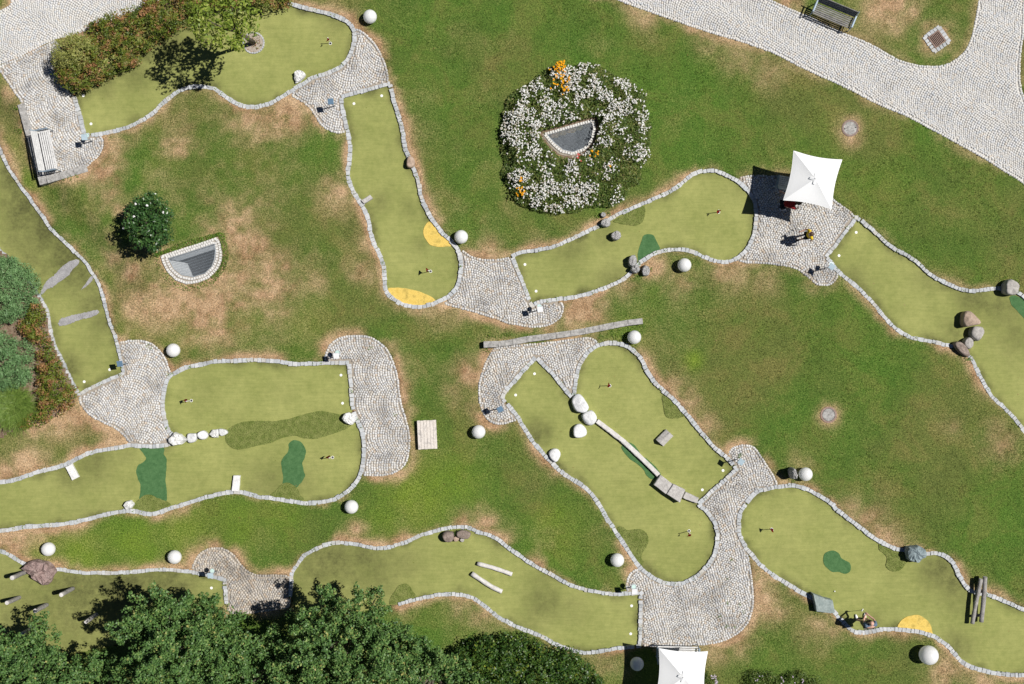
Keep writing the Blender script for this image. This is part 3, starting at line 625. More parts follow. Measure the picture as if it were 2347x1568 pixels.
def turf_attr(x, y, sd):
    px = x * PPM + 1173.5; py = 784 - y * PPM
    n = fbm(x * 1.4, y * 1.4, 31); n2 = fbm(x * 4, y * 4, 33)
    kd = kd_dist(KD_KERB, x, y)
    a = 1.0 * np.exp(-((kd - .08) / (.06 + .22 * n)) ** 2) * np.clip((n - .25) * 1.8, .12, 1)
    for bx, by, r, s in ALGAE_SHADE:
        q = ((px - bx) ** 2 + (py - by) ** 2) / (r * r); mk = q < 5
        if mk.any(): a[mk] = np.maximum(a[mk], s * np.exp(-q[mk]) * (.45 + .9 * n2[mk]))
    a += .30 * np.clip(n - .45, 0, 1) + .12 * inside(GP['G5'], x, y) * (.5 + n2) + .15 * inside(GP['G12'], x, y) * (.5 + n2)  # bottom left green: the trees' shade is painted in with the algae
    return {'algae_shade': np.clip(a * .95, 0, 1)}
kerb_meshes = []
for q in range(8):
    rr = random.Random(q); bm = bmesh.new()
    bm_box(bm, (0, 0, 0), (1, 1, 1), bevel=.07)
    for v in bm.verts:
        v.co.x += rr.uniform(-.06, .06); v.co.y += rr.uniform(-.07, .07); v.co.z += rr.uniform(-.02, .02)
    kerb_meshes.append(bmesh_to(bm, 'kerb_stone'))
for me in kerb_meshes: me.materials.append(M['kerb'])
GROOT = {}
def patch(root, name, pts, zt, z, mat, seed=0, label=None):
    P = crom(WL(pts, zt), .08, closed=True)
    P = P + np.stack([(vnoise(P[:, 0] * 6, P[:, 1] * 6, 3) - .5) * .03, (vnoise(P[:, 0] * 6, P[:, 1] * 6, 5) - .5) * .03], 1)
    c = root.location
    bm = bmesh.new()
    top = [bm.verts.new((p[0] - c.x, p[1] - c.y, zt + z - c.z)) for p in P]
    lo = [bm.verts.new((p[0] - c.x, p[1] - c.y, zt - .01 - c.z)) for p in P]
    n = len(P)
    bm.faces.new(top); 
    for k in range(n): bm.faces.new((lo[k], lo[(k + 1) % n], top[(k + 1) % n], top[k]))
    bmesh.ops.triangulate(bm, faces=[f for f in bm.faces if len(f.verts) > 4])
    o = link(name, bmesh_to(bm, name), mat, root)
    if label: o['label'] = label
    if name == 'rough_patch':            # longer fibres standing up from the rough carpet
        rg = np.random.default_rng(int(abs(P[0, 0]) * 97) + n); a, b = P.min(0), P.max(0); m = int((b - a).prod() * 900)
        x = rg.uniform(a[0], b[0], m); y = rg.uniform(a[1], b[1], m); ok = inside(P, x, y); x, y = x[ok] - c.x, y[ok] - c.y; m = len(x)
        an = rg.uniform(0, 6.283, m); L = rg.uniform(.02, .05, m); wd = rg.uniform(.006, .011, m); ca, sa = np.cos(an), np.sin(an); zz = np.full(m, zt + z - c.z)
        V = np.empty((m, 3, 3)); V[:, 0] = np.stack([x - sa * wd, y + ca * wd, zz], 1); V[:, 1] = np.stack([x + sa * wd, y - ca * wd, zz], 1); V[:, 2] = np.stack([x + ca * L * .7, y + sa * L * .7, zz + L * .7], 1)
        f = link('fibres', npmesh('fibres', V.reshape(-1, 3), np.arange(m * 3).reshape(-1, 3)), mat, o); f['kind'] = 'stuff'
    return o
def build_green(k):
    sunk = k == 'G5'; base = 0.0; zt = GZ[k]
    poly = GP[k]; cx, cy = poly.mean(0)
    root = thing('putting_green', (cx, cy, zt), GREEN_LABEL[k], 'putting green', 'mini golf putting greens'); GROOT[k] = root
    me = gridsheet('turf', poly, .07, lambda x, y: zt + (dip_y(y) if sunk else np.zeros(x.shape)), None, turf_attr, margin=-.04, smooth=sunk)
    co = np.empty(len(me.vertices) * 3, np.float32); me.vertices.foreach_get('co', co); co = co.reshape(-1, 3) - np.array([cx, cy, zt], np.float32)
    me.vertices.foreach_set('co', co.ravel()); me.update()
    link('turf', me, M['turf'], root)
    rr = random.Random(hash(k) % 1000 if False else sum(map(ord, k)) * 7); kw = KERB_W.get(k, .165)
    for line in kerb_lines[k]:
        seg = np.linalg.norm(np.diff(line, axis=0), axis=1); s = np.concatenate(([0], np.cumsum(seg))); Ltot = s[-1]
        t = 0.0
        while t < Ltot - .05:
            L = rr.uniform(.12, .20)
            if rr.random() < .08: L = rr.uniform(.22, .27)
            L = min(L, max(.1, Ltot - t))
            tm = min(Ltot, t + L / 2)
            x = np.interp(tm, s, line[:, 0]); y = np.interp(tm, s, line[:, 1])
            x2 = np.interp(min(Ltot, tm + .05), s, line[:, 0]); y2 = np.interp(min(Ltot, tm + .05), s, line[:, 1])
            x1 = np.interp(max(0, tm - .05), s, line[:, 0]); y1 = np.interp(max(0, tm - .05), s, line[:, 1])
            an = math.atan2(y2 - y1, x2 - x1)
            if abs(x) < 21.9 and abs(y) < 15.0:
                h = .26; base = float(dip_y(y)) if sunk else 0.0; top = base + .016 + rr.uniform(-.008, .008)
                off = rr.uniform(-.008, .008)
                link('kerb_stone', kerb_meshes[rr.randrange(8)], None, root, (x - cx - math.sin(an) * off, y - cy + math.cos(an) * off, top - h / 2 - zt),
                     (rr.uniform(-.06, .06), rr.uniform(-.05, .05), an + rr.uniform(-.09, .09) + (math.pi if rr.random() < .5 else 0)), (L - rr.uniform(.006, .016), kw + rr.uniform(-.022, .022), h))
            t += L
for k in GREENS: build_green(k)

def tee(k, pts):
    root = GROOT[k]; zt = root.location.z
    for p in pts:
        x, y = W(p, zt)
        link('tee_dot', disc_me('tee_dot', .056, 0, .006, 20), M['dot'], root, (x - root.location.x, y - root.location.y, .001))
tee('G1', T(0,0,(733,842),(801,1090))); tee('G2', T(1,0,(913,912),(1157,843))); tee('G3', T(2,1,(217,860),(315,1095)))
tee('G4', T(3,1,(871,578),(720,782))); tee('G5', T(0,2,(965,318),(741,424))); tee('G6', T(1,2,(799,366),(813,613)))
tee('G8', T(2,2,(301,354),(135,541))); tee('G9', T(2,2,(1959,1205),(1777,1375))); tee('G11', T(2,3,(1155,877),(1147,1123))); tee('G12', T(0,3,(1860,720)))
def gp(k, name, pts, z, mat, label=None): return patch(GROOT[k], name, pts, GROOT[k].location.z, z, M[mat], label=label)
gp('G7', 'rough_patch', T(0,2,(1985,920),(1990,870),(2020,830),(2080,795),(2160,775),(2260,768)) + T(1,2,(200,768),(320,755),(430,725),(540,695),(630,683),(720,695),(790,715),(850,730),(890,800),(840,840),(760,870),(660,905),(570,925),(480,920),(400,900),(300,915),(200,955),(100,980),(0,1005)) + T(0,2,(2160,1010),(2090,1018),(2040,1000),(2000,965)), .03, 'rough', 'long darker rough strip')
gp('G7', 'green_shape', T(0,2,(1235,1000),(1265,1060),(1285,1095),(1260,1130),(1215,1160),(1198,1210),(1210,1270),(1235,1330),(1235,1400),(1225,1455),(1300,1440),(1400,1450),(1465,1475),(1465,1380),(1455,1290),(1465,1190),(1465,1110),(1440,1060),(1432,1000)), .008, 'water', 'wavy dark green band across the green')
gp('G7', 'rough_patch', T(0,2,(1170,1525),(1210,1470),(1270,1425),(1330,1420),(1390,1450),(1450,1470),(1500,1500),(1450,1535),(1380,1562),(1250,1562)), .026, 'rough')
gp('G7', 'green_shape', T(1,2,(340,970),(380,938),(430,945),(470,980),(490,1030),(480,1090),(460,1140),(470,1200),(485,1250),(460,1300),(430,1330),(410,1355),(360,1330),(300,1325),(285,1320),(290,1260),(278,1180),(272,1130),(300,1080),(335,1040)), .008, 'water', 'kidney shaped dark green inlay')
gp('G7', 'rough_patch', T(1,2,(180,1425),(230,1375),(280,1325),(330,1312),(380,1330),(420,1370),(440,1420),(475,1460),(400,1470),(250,1445)), .026, 'rough')
gp('G8', 'green_shape', T(2,2,(1070,985),(1120,960),(1170,975),(1210,1020),(1240,1070),(1300,1110),(1350,1155),(1390,1200),(1410,1245),(1370,1280),(1320,1275),(1280,1245),(1260,1200),(1210,1150),(1150,1110),(1100,1060),(1075,1020)), .014, 'water')
gp('G9', 'rough_patch', T(2,2,(1430,545),(1500,585),(1560,645),(1630,715),(1600,735),(1540,748),(1480,745),(1450,710),(1440,660),(1428,600)), .026, 'rough')
gp('G8', 'rough_patch', T(2,3,(1030,190),(1070,180),(1110,210),(1150,208),(1210,200),(1260,215),(1295,260),(1300,320),(1280,370),(1250,410),(1240,450),(1260,490),(1245,520),(1200,485),(1150,415),(1100,345),(1060,270)), .026, 'rough')
gp('G10', 'green_shape', T(3,3,(580,470),(590,425),(630,395),(680,393),(720,415),(740,450),(770,475),(815,500),(825,540),(810,580),(770,595),(720,580),(660,578),(620,550),(590,515)), .014, 'water')
gp('G10', 'rough_patch', T(3,3,(1070,330),(1120,345),(1180,365),(1250,385),(1310,395),(1330,470),(1300,510),(1270,550),(1210,575),(1160,560),(1130,520),(1140,450),(1110,415),(1075,385)), .026, 'rough')
gp('G10', 'sand_shape', T(3,3,(1238,1070),(1260,1010),(1310,975),(1370,960),(1430,963),(1490,1000),(1525,1050),(1538,1135),(1450,1108),(1340,1088)), .02, 'sand', 'yellow half round sand shape')
gp('G2', 'sand_shape', T(1,1,(1580,480),(1540,520),(1524,570),(1535,630),(1575,680),(1640,705),(1710,705),(1780,690),(1710,615),(1650,545)), .02, 'sand')
gp('G2', 'sand_shape', T(1,1,(1215,1075),(1290,1065),(1370,1070),(1450,1085),(1530,1115),(1590,1145),(1628,1180),(1550,1212),(1480,1222),(1400,1216),(1320,1192),(1255,1145)), .02, 'sand')
gp('G3', 'green_shape', T(2,1,(1245,640),(1260,605),(1300,592),(1345,605),(1370,650),(1405,725),(1345,762),(1285,802),(1225,840),(1205,780),(1220,720)), .01, 'water')
gp('G3', 'rough_patch', T(2,1,(995,480),(1060,435),(1150,390),(1250,345),(1275,380),(1270,440),(1245,490),(1190,518),(1120,510),(1050,500)), .026, 'rough')
gp('G4', 'green_shape', T(3,1,(2220,1150),(2260,1130),(2310,1150),(2347,1175),(2460,1280),(2420,1390),(2347,1330),(2280,1260),(2235,1210)), .01, 'water')
gp('G11', 'rough_patch', T(1,3,(1230,860),(1290,720),(1360,680),(1400,700),(1430,750),(1470,810),(1400,840)), .026, 'rough')

# ================================================================ PAVINGS
def cobbles(name, poly, ang, mat, z=0.0, W_=1.15, s=.098, seed=0, gap=.011, zj=.004, kerbdist=.125):
    rg = np.random.default_rng(seed); ca, sa = math.cos(ang), math.sin(ang)
    c0 = poly.mean(0); q = poly - c0; u = q[:, 0] * ca + q[:, 1] * sa; v = -q[:, 0] * sa + q[:, 1] * ca
    th0 = math.radians(43); R = W_ / 2 / math.sin(th0)
    nth = max(5, int(round(2 * th0 * R / s))); th = (np.arange(nth) + .5) / nth * 2 * th0 - th0
    cols = np.arange(math.floor(u.min() / W_) - 1, math.ceil(u.max() / W_) + 2)
    rows = np.arange(math.floor((v.min() - 1.4) / s), math.ceil((v.max() + .4) / s))
    C, Rw, TH = np.meshgrid(cols, rows, np.arange(nth), indexing='ij')
    jit = rg.uniform(-.22, .22, (len(cols), len(rows), 1)) * (2 * th0 / nth)
    t = th[TH] + jit
    U = C * W_ + R * np.sin(t); V = Rw * s + (C % 2) * s * .5 + R * np.cos(t) - R * math.cos(th0) * .5
    tang = -t; ht = np.full(U.shape, R * 2 * th0 / nth / 2); hr = s * np.cos(t) / 2
    U, V, tang, ht, hr = [a.ravel() for a in (U, V, tang, ht, hr)]
    X = U * ca - V * sa + c0[0]; Y = U * sa + V * ca + c0[1]; A = tang + ang
    ok = inside(poly, X, Y); X, Y, A, ht, hr = [a[ok] for a in (X, Y, A, ht, hr)]
    kd = make_kd(densify(poly, .03)); d = kd_dist(kd, X, Y); ok = d > .135; X, Y, A, ht, hr = [a[ok] for a in (X, Y, A, ht, hr)]
    # border course
    dn = densify(poly, .02); sg = np.linalg.norm(np.roll(dn, -1, 0) - dn, axis=1); cs = np.concatenate(([0], np.cumsum(sg)[:-1])); Lt = sg.sum()
    t = np.arange(0, Lt, s * 1.02); t = t + rg.uniform(-.004, .004, len(t))
    bx = np.interp(t, cs, dn[:, 0], period=Lt); by = np.interp(t, cs, dn[:, 1], period=Lt)
    tx = np.interp(t + .06, cs, dn[:, 0], period=Lt) - np.interp(t - .06, cs, dn[:, 0], period=Lt); ty = np.interp(t + .06, cs, dn[:, 1], period=Lt) - np.interp(t - .06, cs, dn[:, 1], period=Lt)
    ln = np.hypot(tx, ty) + 1e-9; tx /= ln; ty /= ln
    area = .5 * np.sum(poly[:, 0] * np.roll(poly[:, 1], -1) - np.roll(poly[:, 0], -1) * poly[:, 1]); sgn = 1 if area > 0 else -1
    bx = bx - ty * .052 * sgn; by = by + tx * .052 * sgn
    X = np.concatenate((X, bx)); Y = np.concatenate((Y, by)); A = np.concatenate((A, np.arctan2(ty, tx)))
    ht = np.concatenate((ht, np.full(len(bx), s * .5))); hr = np.concatenate((hr, np.full(len(bx), s * .5)))
    kk = kd_dist(KD_KERB, X, Y); ok = (kk > kerbdist) & (np.abs(X) < 22.2) & (np.abs(Y) < 15.3)
    for g in GP.values():
        ok &= ~inside(g, X, Y)
    X, Y, A, ht, hr = [a[ok] for a in (X, Y, A, ht, hr)]
    n = len(X); A = A + rg.normal(0, .07, n); X = X + rg.normal(0, .0055, n); Y = Y + rg.normal(0, .0055, n)
    ht = ht - gap * rg.uniform(.5, 1.2, n); hr = hr - gap * rg.uniform(.4, 1.1, n)
    zt = z + rg.normal(0, zj, n)
    cx_ = np.array([-1, 1, 1, -1]); cy_ = np.array([-1, -1, 1, 1])
    ca_, sa_ = np.cos(A)[:, None], np.sin(A)[:, None]
    def ring(f, zz, j):
        lx = cx_[None] * ht[:, None] * f + rg.normal(0, j, (n, 4)); ly = cy_[None] * hr[:, None] * f + rg.normal(0, j, (n, 4))
        return np.stack([X[:, None] + lx * ca_ - ly * sa_, Y[:, None] + lx * sa_ + ly * ca_, np.broadcast_to(zz[:, None], (n, 4))], -1)
    tilt = rg.normal(0, .002, (n, 4))
    top = ring(.90, zt, .004); top[:, :, 2] += tilt
    V = np.concatenate([ring(1.0, zt - .05, .002), top], 1).reshape(-1, 3)
    b = (np.arange(n) * 8)[:, None]
    Fs = np.concatenate([b + np.array(f) for f in ([4, 5, 6, 7], [0, 1, 5, 4], [1, 2, 6, 5], [2, 3, 7, 6], [3, 0, 4, 7])], 0)
    tone = np.repeat(rg.uniform(0, 1, n), 8)
    me = npmesh(name, V, Fs, {'tone': tone})
    return me, n
PAVANG = {'P1': 2.2, 'P2': 2.9, 'P3': .15, 'P4': .4, 'P5': -.5, 'P6': 1.57, 'P7': .3, 'P8': 0.25, 'P9': .6, 'A': 1.1, 'B': 1.05}

ncob = 0
for i, (k, poly) in enumerate(PAVP.items()):
    big = k in 'AB'
    nm = 'footpath' if big else 'patio_paving'
    zb = -.022 if k != 'A' else -.027
    st = link(nm, gridsheet(nm, poly, .08, lambda x, y: np.full(x.shape, zb), None, margin=-.03, smooth=False), M['pjoint'] if big else M['joint']); tag(st, kind='structure')
    me, n = cobbles('cobbles', poly, PAVANG[k], None, .012, 1.7 if big else 1.3, (.098 if big else .103), 100 + i, .0035 if big else .0065, .002 if big else .005)
    o = link('cobbles', me, M['pathstone'] if big else M['cobble_old' if k == 'P9' else 'cobble'], st); tag(o, kind='stuff'); ncob += n
print('cobbles', ncob)

# ================================================================ STONES
def rock(name, pts, h, mat, label, cat='boulder', seed=0, angular=False, group=None, pts_h=None, flat=.5, sink=.08, lift=0.0, n=22):
    """a stone grown from its plan outline: bulging sides, domed or faceted top."""
    rr = random.Random(seed + 5); hh = h * .4 if pts_h is None else pts_h
    c = np.mean(np.array(pts), 0); x0, y0, z0 = place(tuple(c), hh)
    z0 += lift
    P = np.array([W(p, z0 + hh) for p in pts]) - np.array([x0, y0])
    P = crom([tuple(p) for p in P], .05, closed=True) if len(P) > 3 and not angular else densify(P, .06)
    seg = np.linalg.norm(np.roll(P, -1, 0) - P, axis=1); cs = np.concatenate(([0], np.cumsum(seg)))
    t = np.linspace(0, cs[-1], n, endpoint=False); Pc = np.vstack([P, P[:1]])
    P = np.stack([np.interp(t, cs, Pc[:, 0]), np.interp(t, cs, Pc[:, 1])], 1)
    size = math.sqrt(abs(np.ptp(P[:, 0]) * np.ptp(P[:, 1])))
    amp = size * (.045 if angular else .012)
    lv = [(-sink, .92), (.10 * h, .99), (.42 * h, 1.0), (.74 * h, .97), (.92 * h, .87), (.98 * h, .60), (h, .28)]
    sl = (rr.uniform(-.22, .22), rr.uniform(-.22, .22))
    bm = bmesh.new(); rings = []
    for q, (z, s) in enumerate(lv):
        ring = []
        for k, p in enumerate(P):
            nx_ = float(vnoise(p[0] * 6 + seed * 3.1, p[1] * 6 + z * 7, seed)) - .5
            f = s * (1 + (nx_ * .10 if not angular else nx_ * .14) * (q > 0))
            px_, py_ = p[0] * f, p[1] * f
            lumpy = (float(fbm(np.array(px_ * 5.0 + seed), np.array(py_ * 5.0), seed, 3)) - .5) * h * (.5 if angular else .32)
            zz = z + (sl[0] * px_ + sl[1] * py_ + lumpy + (rr.uniform(-amp, amp) if angular else 0)) * (q > 2)
            ring.append(bm.verts.new((px_ + rr.uniform(-amp, amp) * .4, py_ + rr.uniform(-amp, amp) * .4, zz)))
        rings.append(ring)
    m = len(P)
    for q in range(len(rings) - 1):
        for k in range(m):
            a, b, c_, d = rings[q][k], rings[q][(k + 1) % m], rings[q + 1][(k + 1) % m], rings[q + 1][k]
            if angular: bm.faces.new((a, b, c_)); bm.faces.new((a, c_, d))
            else: bm.faces.new((a, b, c_, d))
    top = bm.verts.new((0, 0, h * 1.02))
    for k in range(m): bm.faces.new((rings[-1][k], rings[-1][(k + 1) % m], top))
    if not angular: bmesh.ops.subdivide_edges(bm, edges=bm.edges[:], cuts=1, use_grid_fill=True, smooth=.6)
    o = link(name, bmesh_to(bm, name, not angular), M[mat], None, (x0, y0, z0))
    return tag(o, label, cat, group)
def ell(c, rx, ry=None, rot=0, n=9, seed=0):
    ry = rx if ry is None else ry; rr = random.Random(seed)
    return [(c[0] + (rx * math.cos(a) * math.cos(rot) - ry * math.sin(a) * math.sin(rot)) * f, c[1] + (rx * math.cos(a) * math.sin(rot) + ry * math.sin(a) * math.cos(rot)) * f)
            for a, f in ((2 * math.pi * k / n, rr.uniform(.9, 1.1)) for k in range(n))]
def tell(i, j, x, y, rx, ry=None, rot=0, seed=0): return ell(T(i, j, (x, y))[0], rx * K, None if ry is None else ry * K, rot, 9, seed)
LG = -.065
rock('boulder', T(1,0,(388,640),(400,622),(440,620),(480,640),(492,660),(470,690),(440,715),(400,733),(390,700)), .26, 'white_stone', 'angular white stone on the green with the tree', seed=1, angular=True, lift=LG, flat=1)
rock('boulder', T(1,0,(1378,1410),(1400,1370),(1435,1390),(1450,1430),(1440,1465),(1410,1480),(1380,1465)), .32, 'brown_boulder', 'brownish stone set in the kerb of the long upright green', seed=2, lift=LG)
G3R = 'porous grey rocks beside the parasol green'
rock('porous_rock', tell(2,1,925,495,47,40,0,3), .34, 'grey_rock', 'porous grey rock replacing the kerb below the white flower bed', 'rock', 3, True, G3R, lift=LG)
rock('porous_rock', tell(2,1,905,425,26,24,0,4), .2, 'grey_rock', 'smallest porous grey rock, in the grass below the white flower bed', 'rock', 4, True, G3R)
rock('porous_rock', tell(2,1,1017,608,44,42,0,5), .36, 'grey_rock', 'porous grey rock standing alone out on the green', 'rock', 5, True, G3R, lift=LG)
rock('porous_rock', tell(2,1,1160,830,40,56,.25,6), .38, 'grey_rock', 'tall porous grey rock touching the dark green lobe', 'rock', 6, True, G3R, lift=LG)
rock('porous_rock', tell(2,1,1187,900,43,42,0,7), .34, 'grey_rock', 'middle porous grey rock of the three at the lower kerb', 'rock', 7, True, G3R, lift=LG)
rock('porous_rock', tell(2,1,1280,917,38,48,.2,8), .3, 'grey_rock', 'porous grey rock on the lawn side, nearest the white globe', 'rock', 8, True, G3R)
G4R = 'boulders on the right edge green'
rock('boulder', tell(3,1,2225,1065,76,70,.3,9), .5, 'grey_boulder', 'large round grey boulder at the right edge set in the upper kerb', seed=9, group=G4R, lift=LG)
rock('boulder', T(3,1,(1800,1300),(1830,1270),(1870,1275),(1900,1305),(1945,1360),(1930,1390),(1870,1402),(1820,1410),(1795,1380)), .5, 'brown_boulder', 'largest brown boulder out on the right edge green', seed=10, group=G4R, lift=LG)
rock('boulder', T(3,1,(1885,1410),(1930,1405),(1975,1415),(1987,1460),(1945,1530),(1880,1505),(1865,1460)), .38, 'grey_boulder', 'squarish grey brown boulder below the largest brown one', seed=11, group=G4R, lift=LG)
rock('boulder', tell(3,2,1850,85,44,52,0,12), .34, 'grey_boulder', 'small grey boulder between the squarish and the dark elongated one', seed=12, group=G4R, lift=LG)
rock('boulder', T(3,2,(1720,88),(1765,72),(1820,105),(1868,185),(1850,208),(1800,190),(1740,130)), .36, 'dark_boulder', 'dark brown elongated boulder replacing the lower kerb', seed=13, group=G4R, lift=LG)
G6R = 'row of pale stones dividing two greens'
rock('boulder', T(0,2,(1488,925),(1540,868),(1590,885),(1650,935),(1610,970),(1530,985),(1495,955)), .36, 'white_stone', 'largest white stone at the left end of the dividing row', seed=14, group=G6R, lift=LG, angular=True)
rock('boulder', T(0,2,(1650,885),(1690,878),(1730,880),(1735,920),(1710,955),(1655,958)), .26, 'pale_boulder', 'pale grey squarish stone, second in the dividing row', seed=15, group=G6R, lift=LG)
rock('boulder', tell(0,2,1787,893,46,40,0,16), .26, 'pale_boulder', 'rounded beige grey stone, third in the dividing row', seed=16, group=G6R, lift=LG)
rock('boulder', T(0,2,(1842,885),(1870,845),(1922,838),(1930,880),(1918,915),(1870,910)), .25, 'white_stone', 'white stone, fourth in the dividing row', seed=17, group=G6R, lift=LG, angular=True)
rock('boulder', T(0,2,(1926,838),(1985,845),(2005,875),(1960,902),(1934,890)), .2, 'pale_boulder', 'small grey stone at the right end of the dividing row by the rough strip', seed=18, group=G6R, lift=LG)
rock('boulder', T(0,2,(1090,1510),(1115,1475),(1150,1465),(1180,1500),(1160,1535),(1110,1550)), .28, 'white_stone', 'small jagged white stone on the kerb left of the wavy dark band', seed=19, angular=True, lift=LG)
rock('boulder', T(1,2,(805,750),(830,700),(870,690),(905,715),(930,770),(900,800),(840,790)), .34, 'white_stone', 'jagged white and grey stone at the right end of the rough strip', seed=20, angular=True, lift=LG)
G8R = 'pale rounded boulders on the beam greens'
rock('boulder', T(2,2,(625,590),(660,540),(700,535),(750,590),(778,650),(750,690),(700,698),(650,665)), 0.36, 'pale_boulder', 'largest pale boulder at the tip where two kerbs meet', seed=21, group=G8R, lift=LG)
rock('boulder', T(2,2,(720,710),(790,675),(830,700),(850,755),(810,805),(760,795),(722,750)), 0.34, 'pale_boulder', 'pale boulder at the upper end of the wooden beam', seed=22, group=G8R, lift=LG)
rock('boulder', T(2,2,(640,850),(660,805),(710,795),(755,840),(755,890),(710,915),(650,910)), 0.26, 'pale_boulder', 'pale boulder alone on the turf left of the beam', seed=23, group=G8R, lift=LG)
rock('boulder', T(2,2,(425,1050),(460,1015),(510,1018),(528,1070),(490,1130),(445,1105)), 0.26, 'pale_boulder', 'pale boulder touching the lower left kerb', seed=24, group=G8R, lift=LG)
G11R = 'cluster of stones at the upper kerb of the log green'
rock('boulder', T(1,3,(1690,255),(1720,222),(1785,230),(1788,290),(1750,315),(1710,300)), .38, 'dark_boulder', 'dark round boulder left in the cluster above the loose logs', seed=25, group=G11R, lift=LG)
rock('boulder', tell(1,3,1812,288,26,25,0,26), .2, 'brown_boulder', 'small reddish stone in the cluster above the loose logs', seed=26, group=G11R, lift=LG)
rock('boulder', T(1,3,(1820,225),(1870,205),(1900,215),(1942,240),(1920,285),(1870,280),(1825,270)), .3, 'dark_boulder', 'widest dark grey stone right in the cluster above the loose logs', seed=27, group=G11R, lift=LG)
rock('boulder', tell(1,3,1865,298,21,19,0,28), .14, 'grey_boulder', 'smallest grey stone in the cluster above the loose logs', seed=28, group=G11R, lift=LG)
rock('boulder', T(0,3,(205,545),(240,490),(330,465),(420,490),(500,570),(470,620),(430,680),(390,692),(320,650),(260,590)), .55, 'maroon_rock', 'big maroon rock at the bottom left green with posts', 'rock', 29, True, lift=LG, n=26)
rock('boulder', T(3,3,(1300,400),(1310,355),(1365,350),(1420,345),(1475,385),(1478,435),(1400,500),(1320,470)), .5, 'blue_rock', 'blue grey angular boulder in the kerb above the putting man', seed=30, angular=True, lift=LG)
rock('porous_rock', T(3,2,(285,1200),(300,1180),(318,1178),(330,1205),(342,1240),(335,1275),(300,1280),(283,1240)), .75, 'grey_rock', 'upright porous grey stone beside the white globe near the cobbles', 'rock', 31, True)

def block(name, quad, h, mat, label, cat, seed=0, group=None, hz=None, lift=LG, bev=.02, jit=.008):
    hz = h if hz is None else hz
    c = np.mean(np.array(quad), 0); x0, y0, z0 = place(tuple(c), hz + lift); z0 += lift
    P = np.array([W(p, z0 + hz) for p in quad]) - np.array([x0, y0])
    P = densify(P, .12); rr = np.random.default_rng(seed); P = P + rr.normal(0, jit * .6, P.shape)
    o = link(name, slab_me(name, P, -.05, h, bev, jit * .5, seed), M[mat], None, (x0, y0, z0)); return tag(o, label, cat, group)
block('stone_block', T(1,1,(972,296),(1055,247),(1079,278),(1000,328)), .16, 'granite', 'short grey stone block jutting from the kerb of the long upright green', 'stone block', 1)
block('marble_block', T(0,2,(572,1175),(628,1146),(692,1262),(632,1292)), .14, 'white_stone', 'tilted white marble block near the left edge', 'stone block', 2, 'white marble blocks')
block('marble_block', T(0,2,(2050,1247),(2112,1250),(2100,1390),(2035,1388)), .14, 'white_stone', 'upright standing white marble block at the lower kerb between the dark shapes', 'stone block', 3, 'white marble blocks')
GB = 'granite blocks at the lower end of the beam'
block('stone_block', T(2,2,(1350,1332),(1410,1245),(1517,1325),(1460,1415)), .30, 'granite', 'upper granite block where the wooden beam ends', 'stone block', 4, GB)
block('stone_block', T(2,2,(1465,1412),(1520,1325),(1628,1375),(1580,1490)), .36, 'granite', 'middle pale granite block below the beam', 'stone block', 5, GB)
block('stone_block', T(2,2,(1605,1448),(1630,1395),(1748,1447),(1730,1497)), .2, 'granite', 'long narrow granite block touching the kerb corner', 'stone block', 6, GB)
block('stone_slab', T(3,3,(492,772),(600,815),(665,830),(688,935),(650,945),(525,928)), .42, 'green_slab', 'grey green raised slab interrupting the kerb left of the putting man', 'slab', 7)
GS = 'slate strips laid in the left edge green'
def slate(pts, label, seed):
    zd = dip_at(np.mean([q[1] for q in pts])) + LG; P = np.array(WL(pts, zd)); c = P.mean(0)
    P = crom([tuple(p) for p in (P - c)], .07, closed=True); rr = np.random.default_rng(seed); P = P + rr.normal(0, .012, P.shape)
    me = slab_me('slate_strip', P, -.06, .03, .008, .004, seed)
    for v in me.vertices: v.co.z += float(dip_y(v.co.y + c[1])) + LG - zd       # the strip follows the slope of the green
    o = link('slate_strip', me, M['slate'], None, (c[0], c[1], zd)); tag(o, label, 'slate', GS)
slate(T(0,1,(365,1130),(380,1080),(420,1000),(480,950),(530,890),(590,840),(660,815),(692,825),(680,860),(630,910),(590,970),(530,1010),(480,1055),(430,1075),(400,1110)), 'longest grey slate strip lying diagonally', 1)
slate(T(0,1,(720,1085),(760,1020),(790,970),(812,962),(815,990),(780,1040)), 'small pointed slate sliver against the kerb', 2)
slate(T(0,1,(515,1365),(540,1340),(620,1310),(720,1290),(800,1270),(860,1260),(872,1280),(850,1305),(770,1330),(690,1350),(600,1390),(530,1402)), 'grey slate strip lying nearly level below the diagonal one', 3)
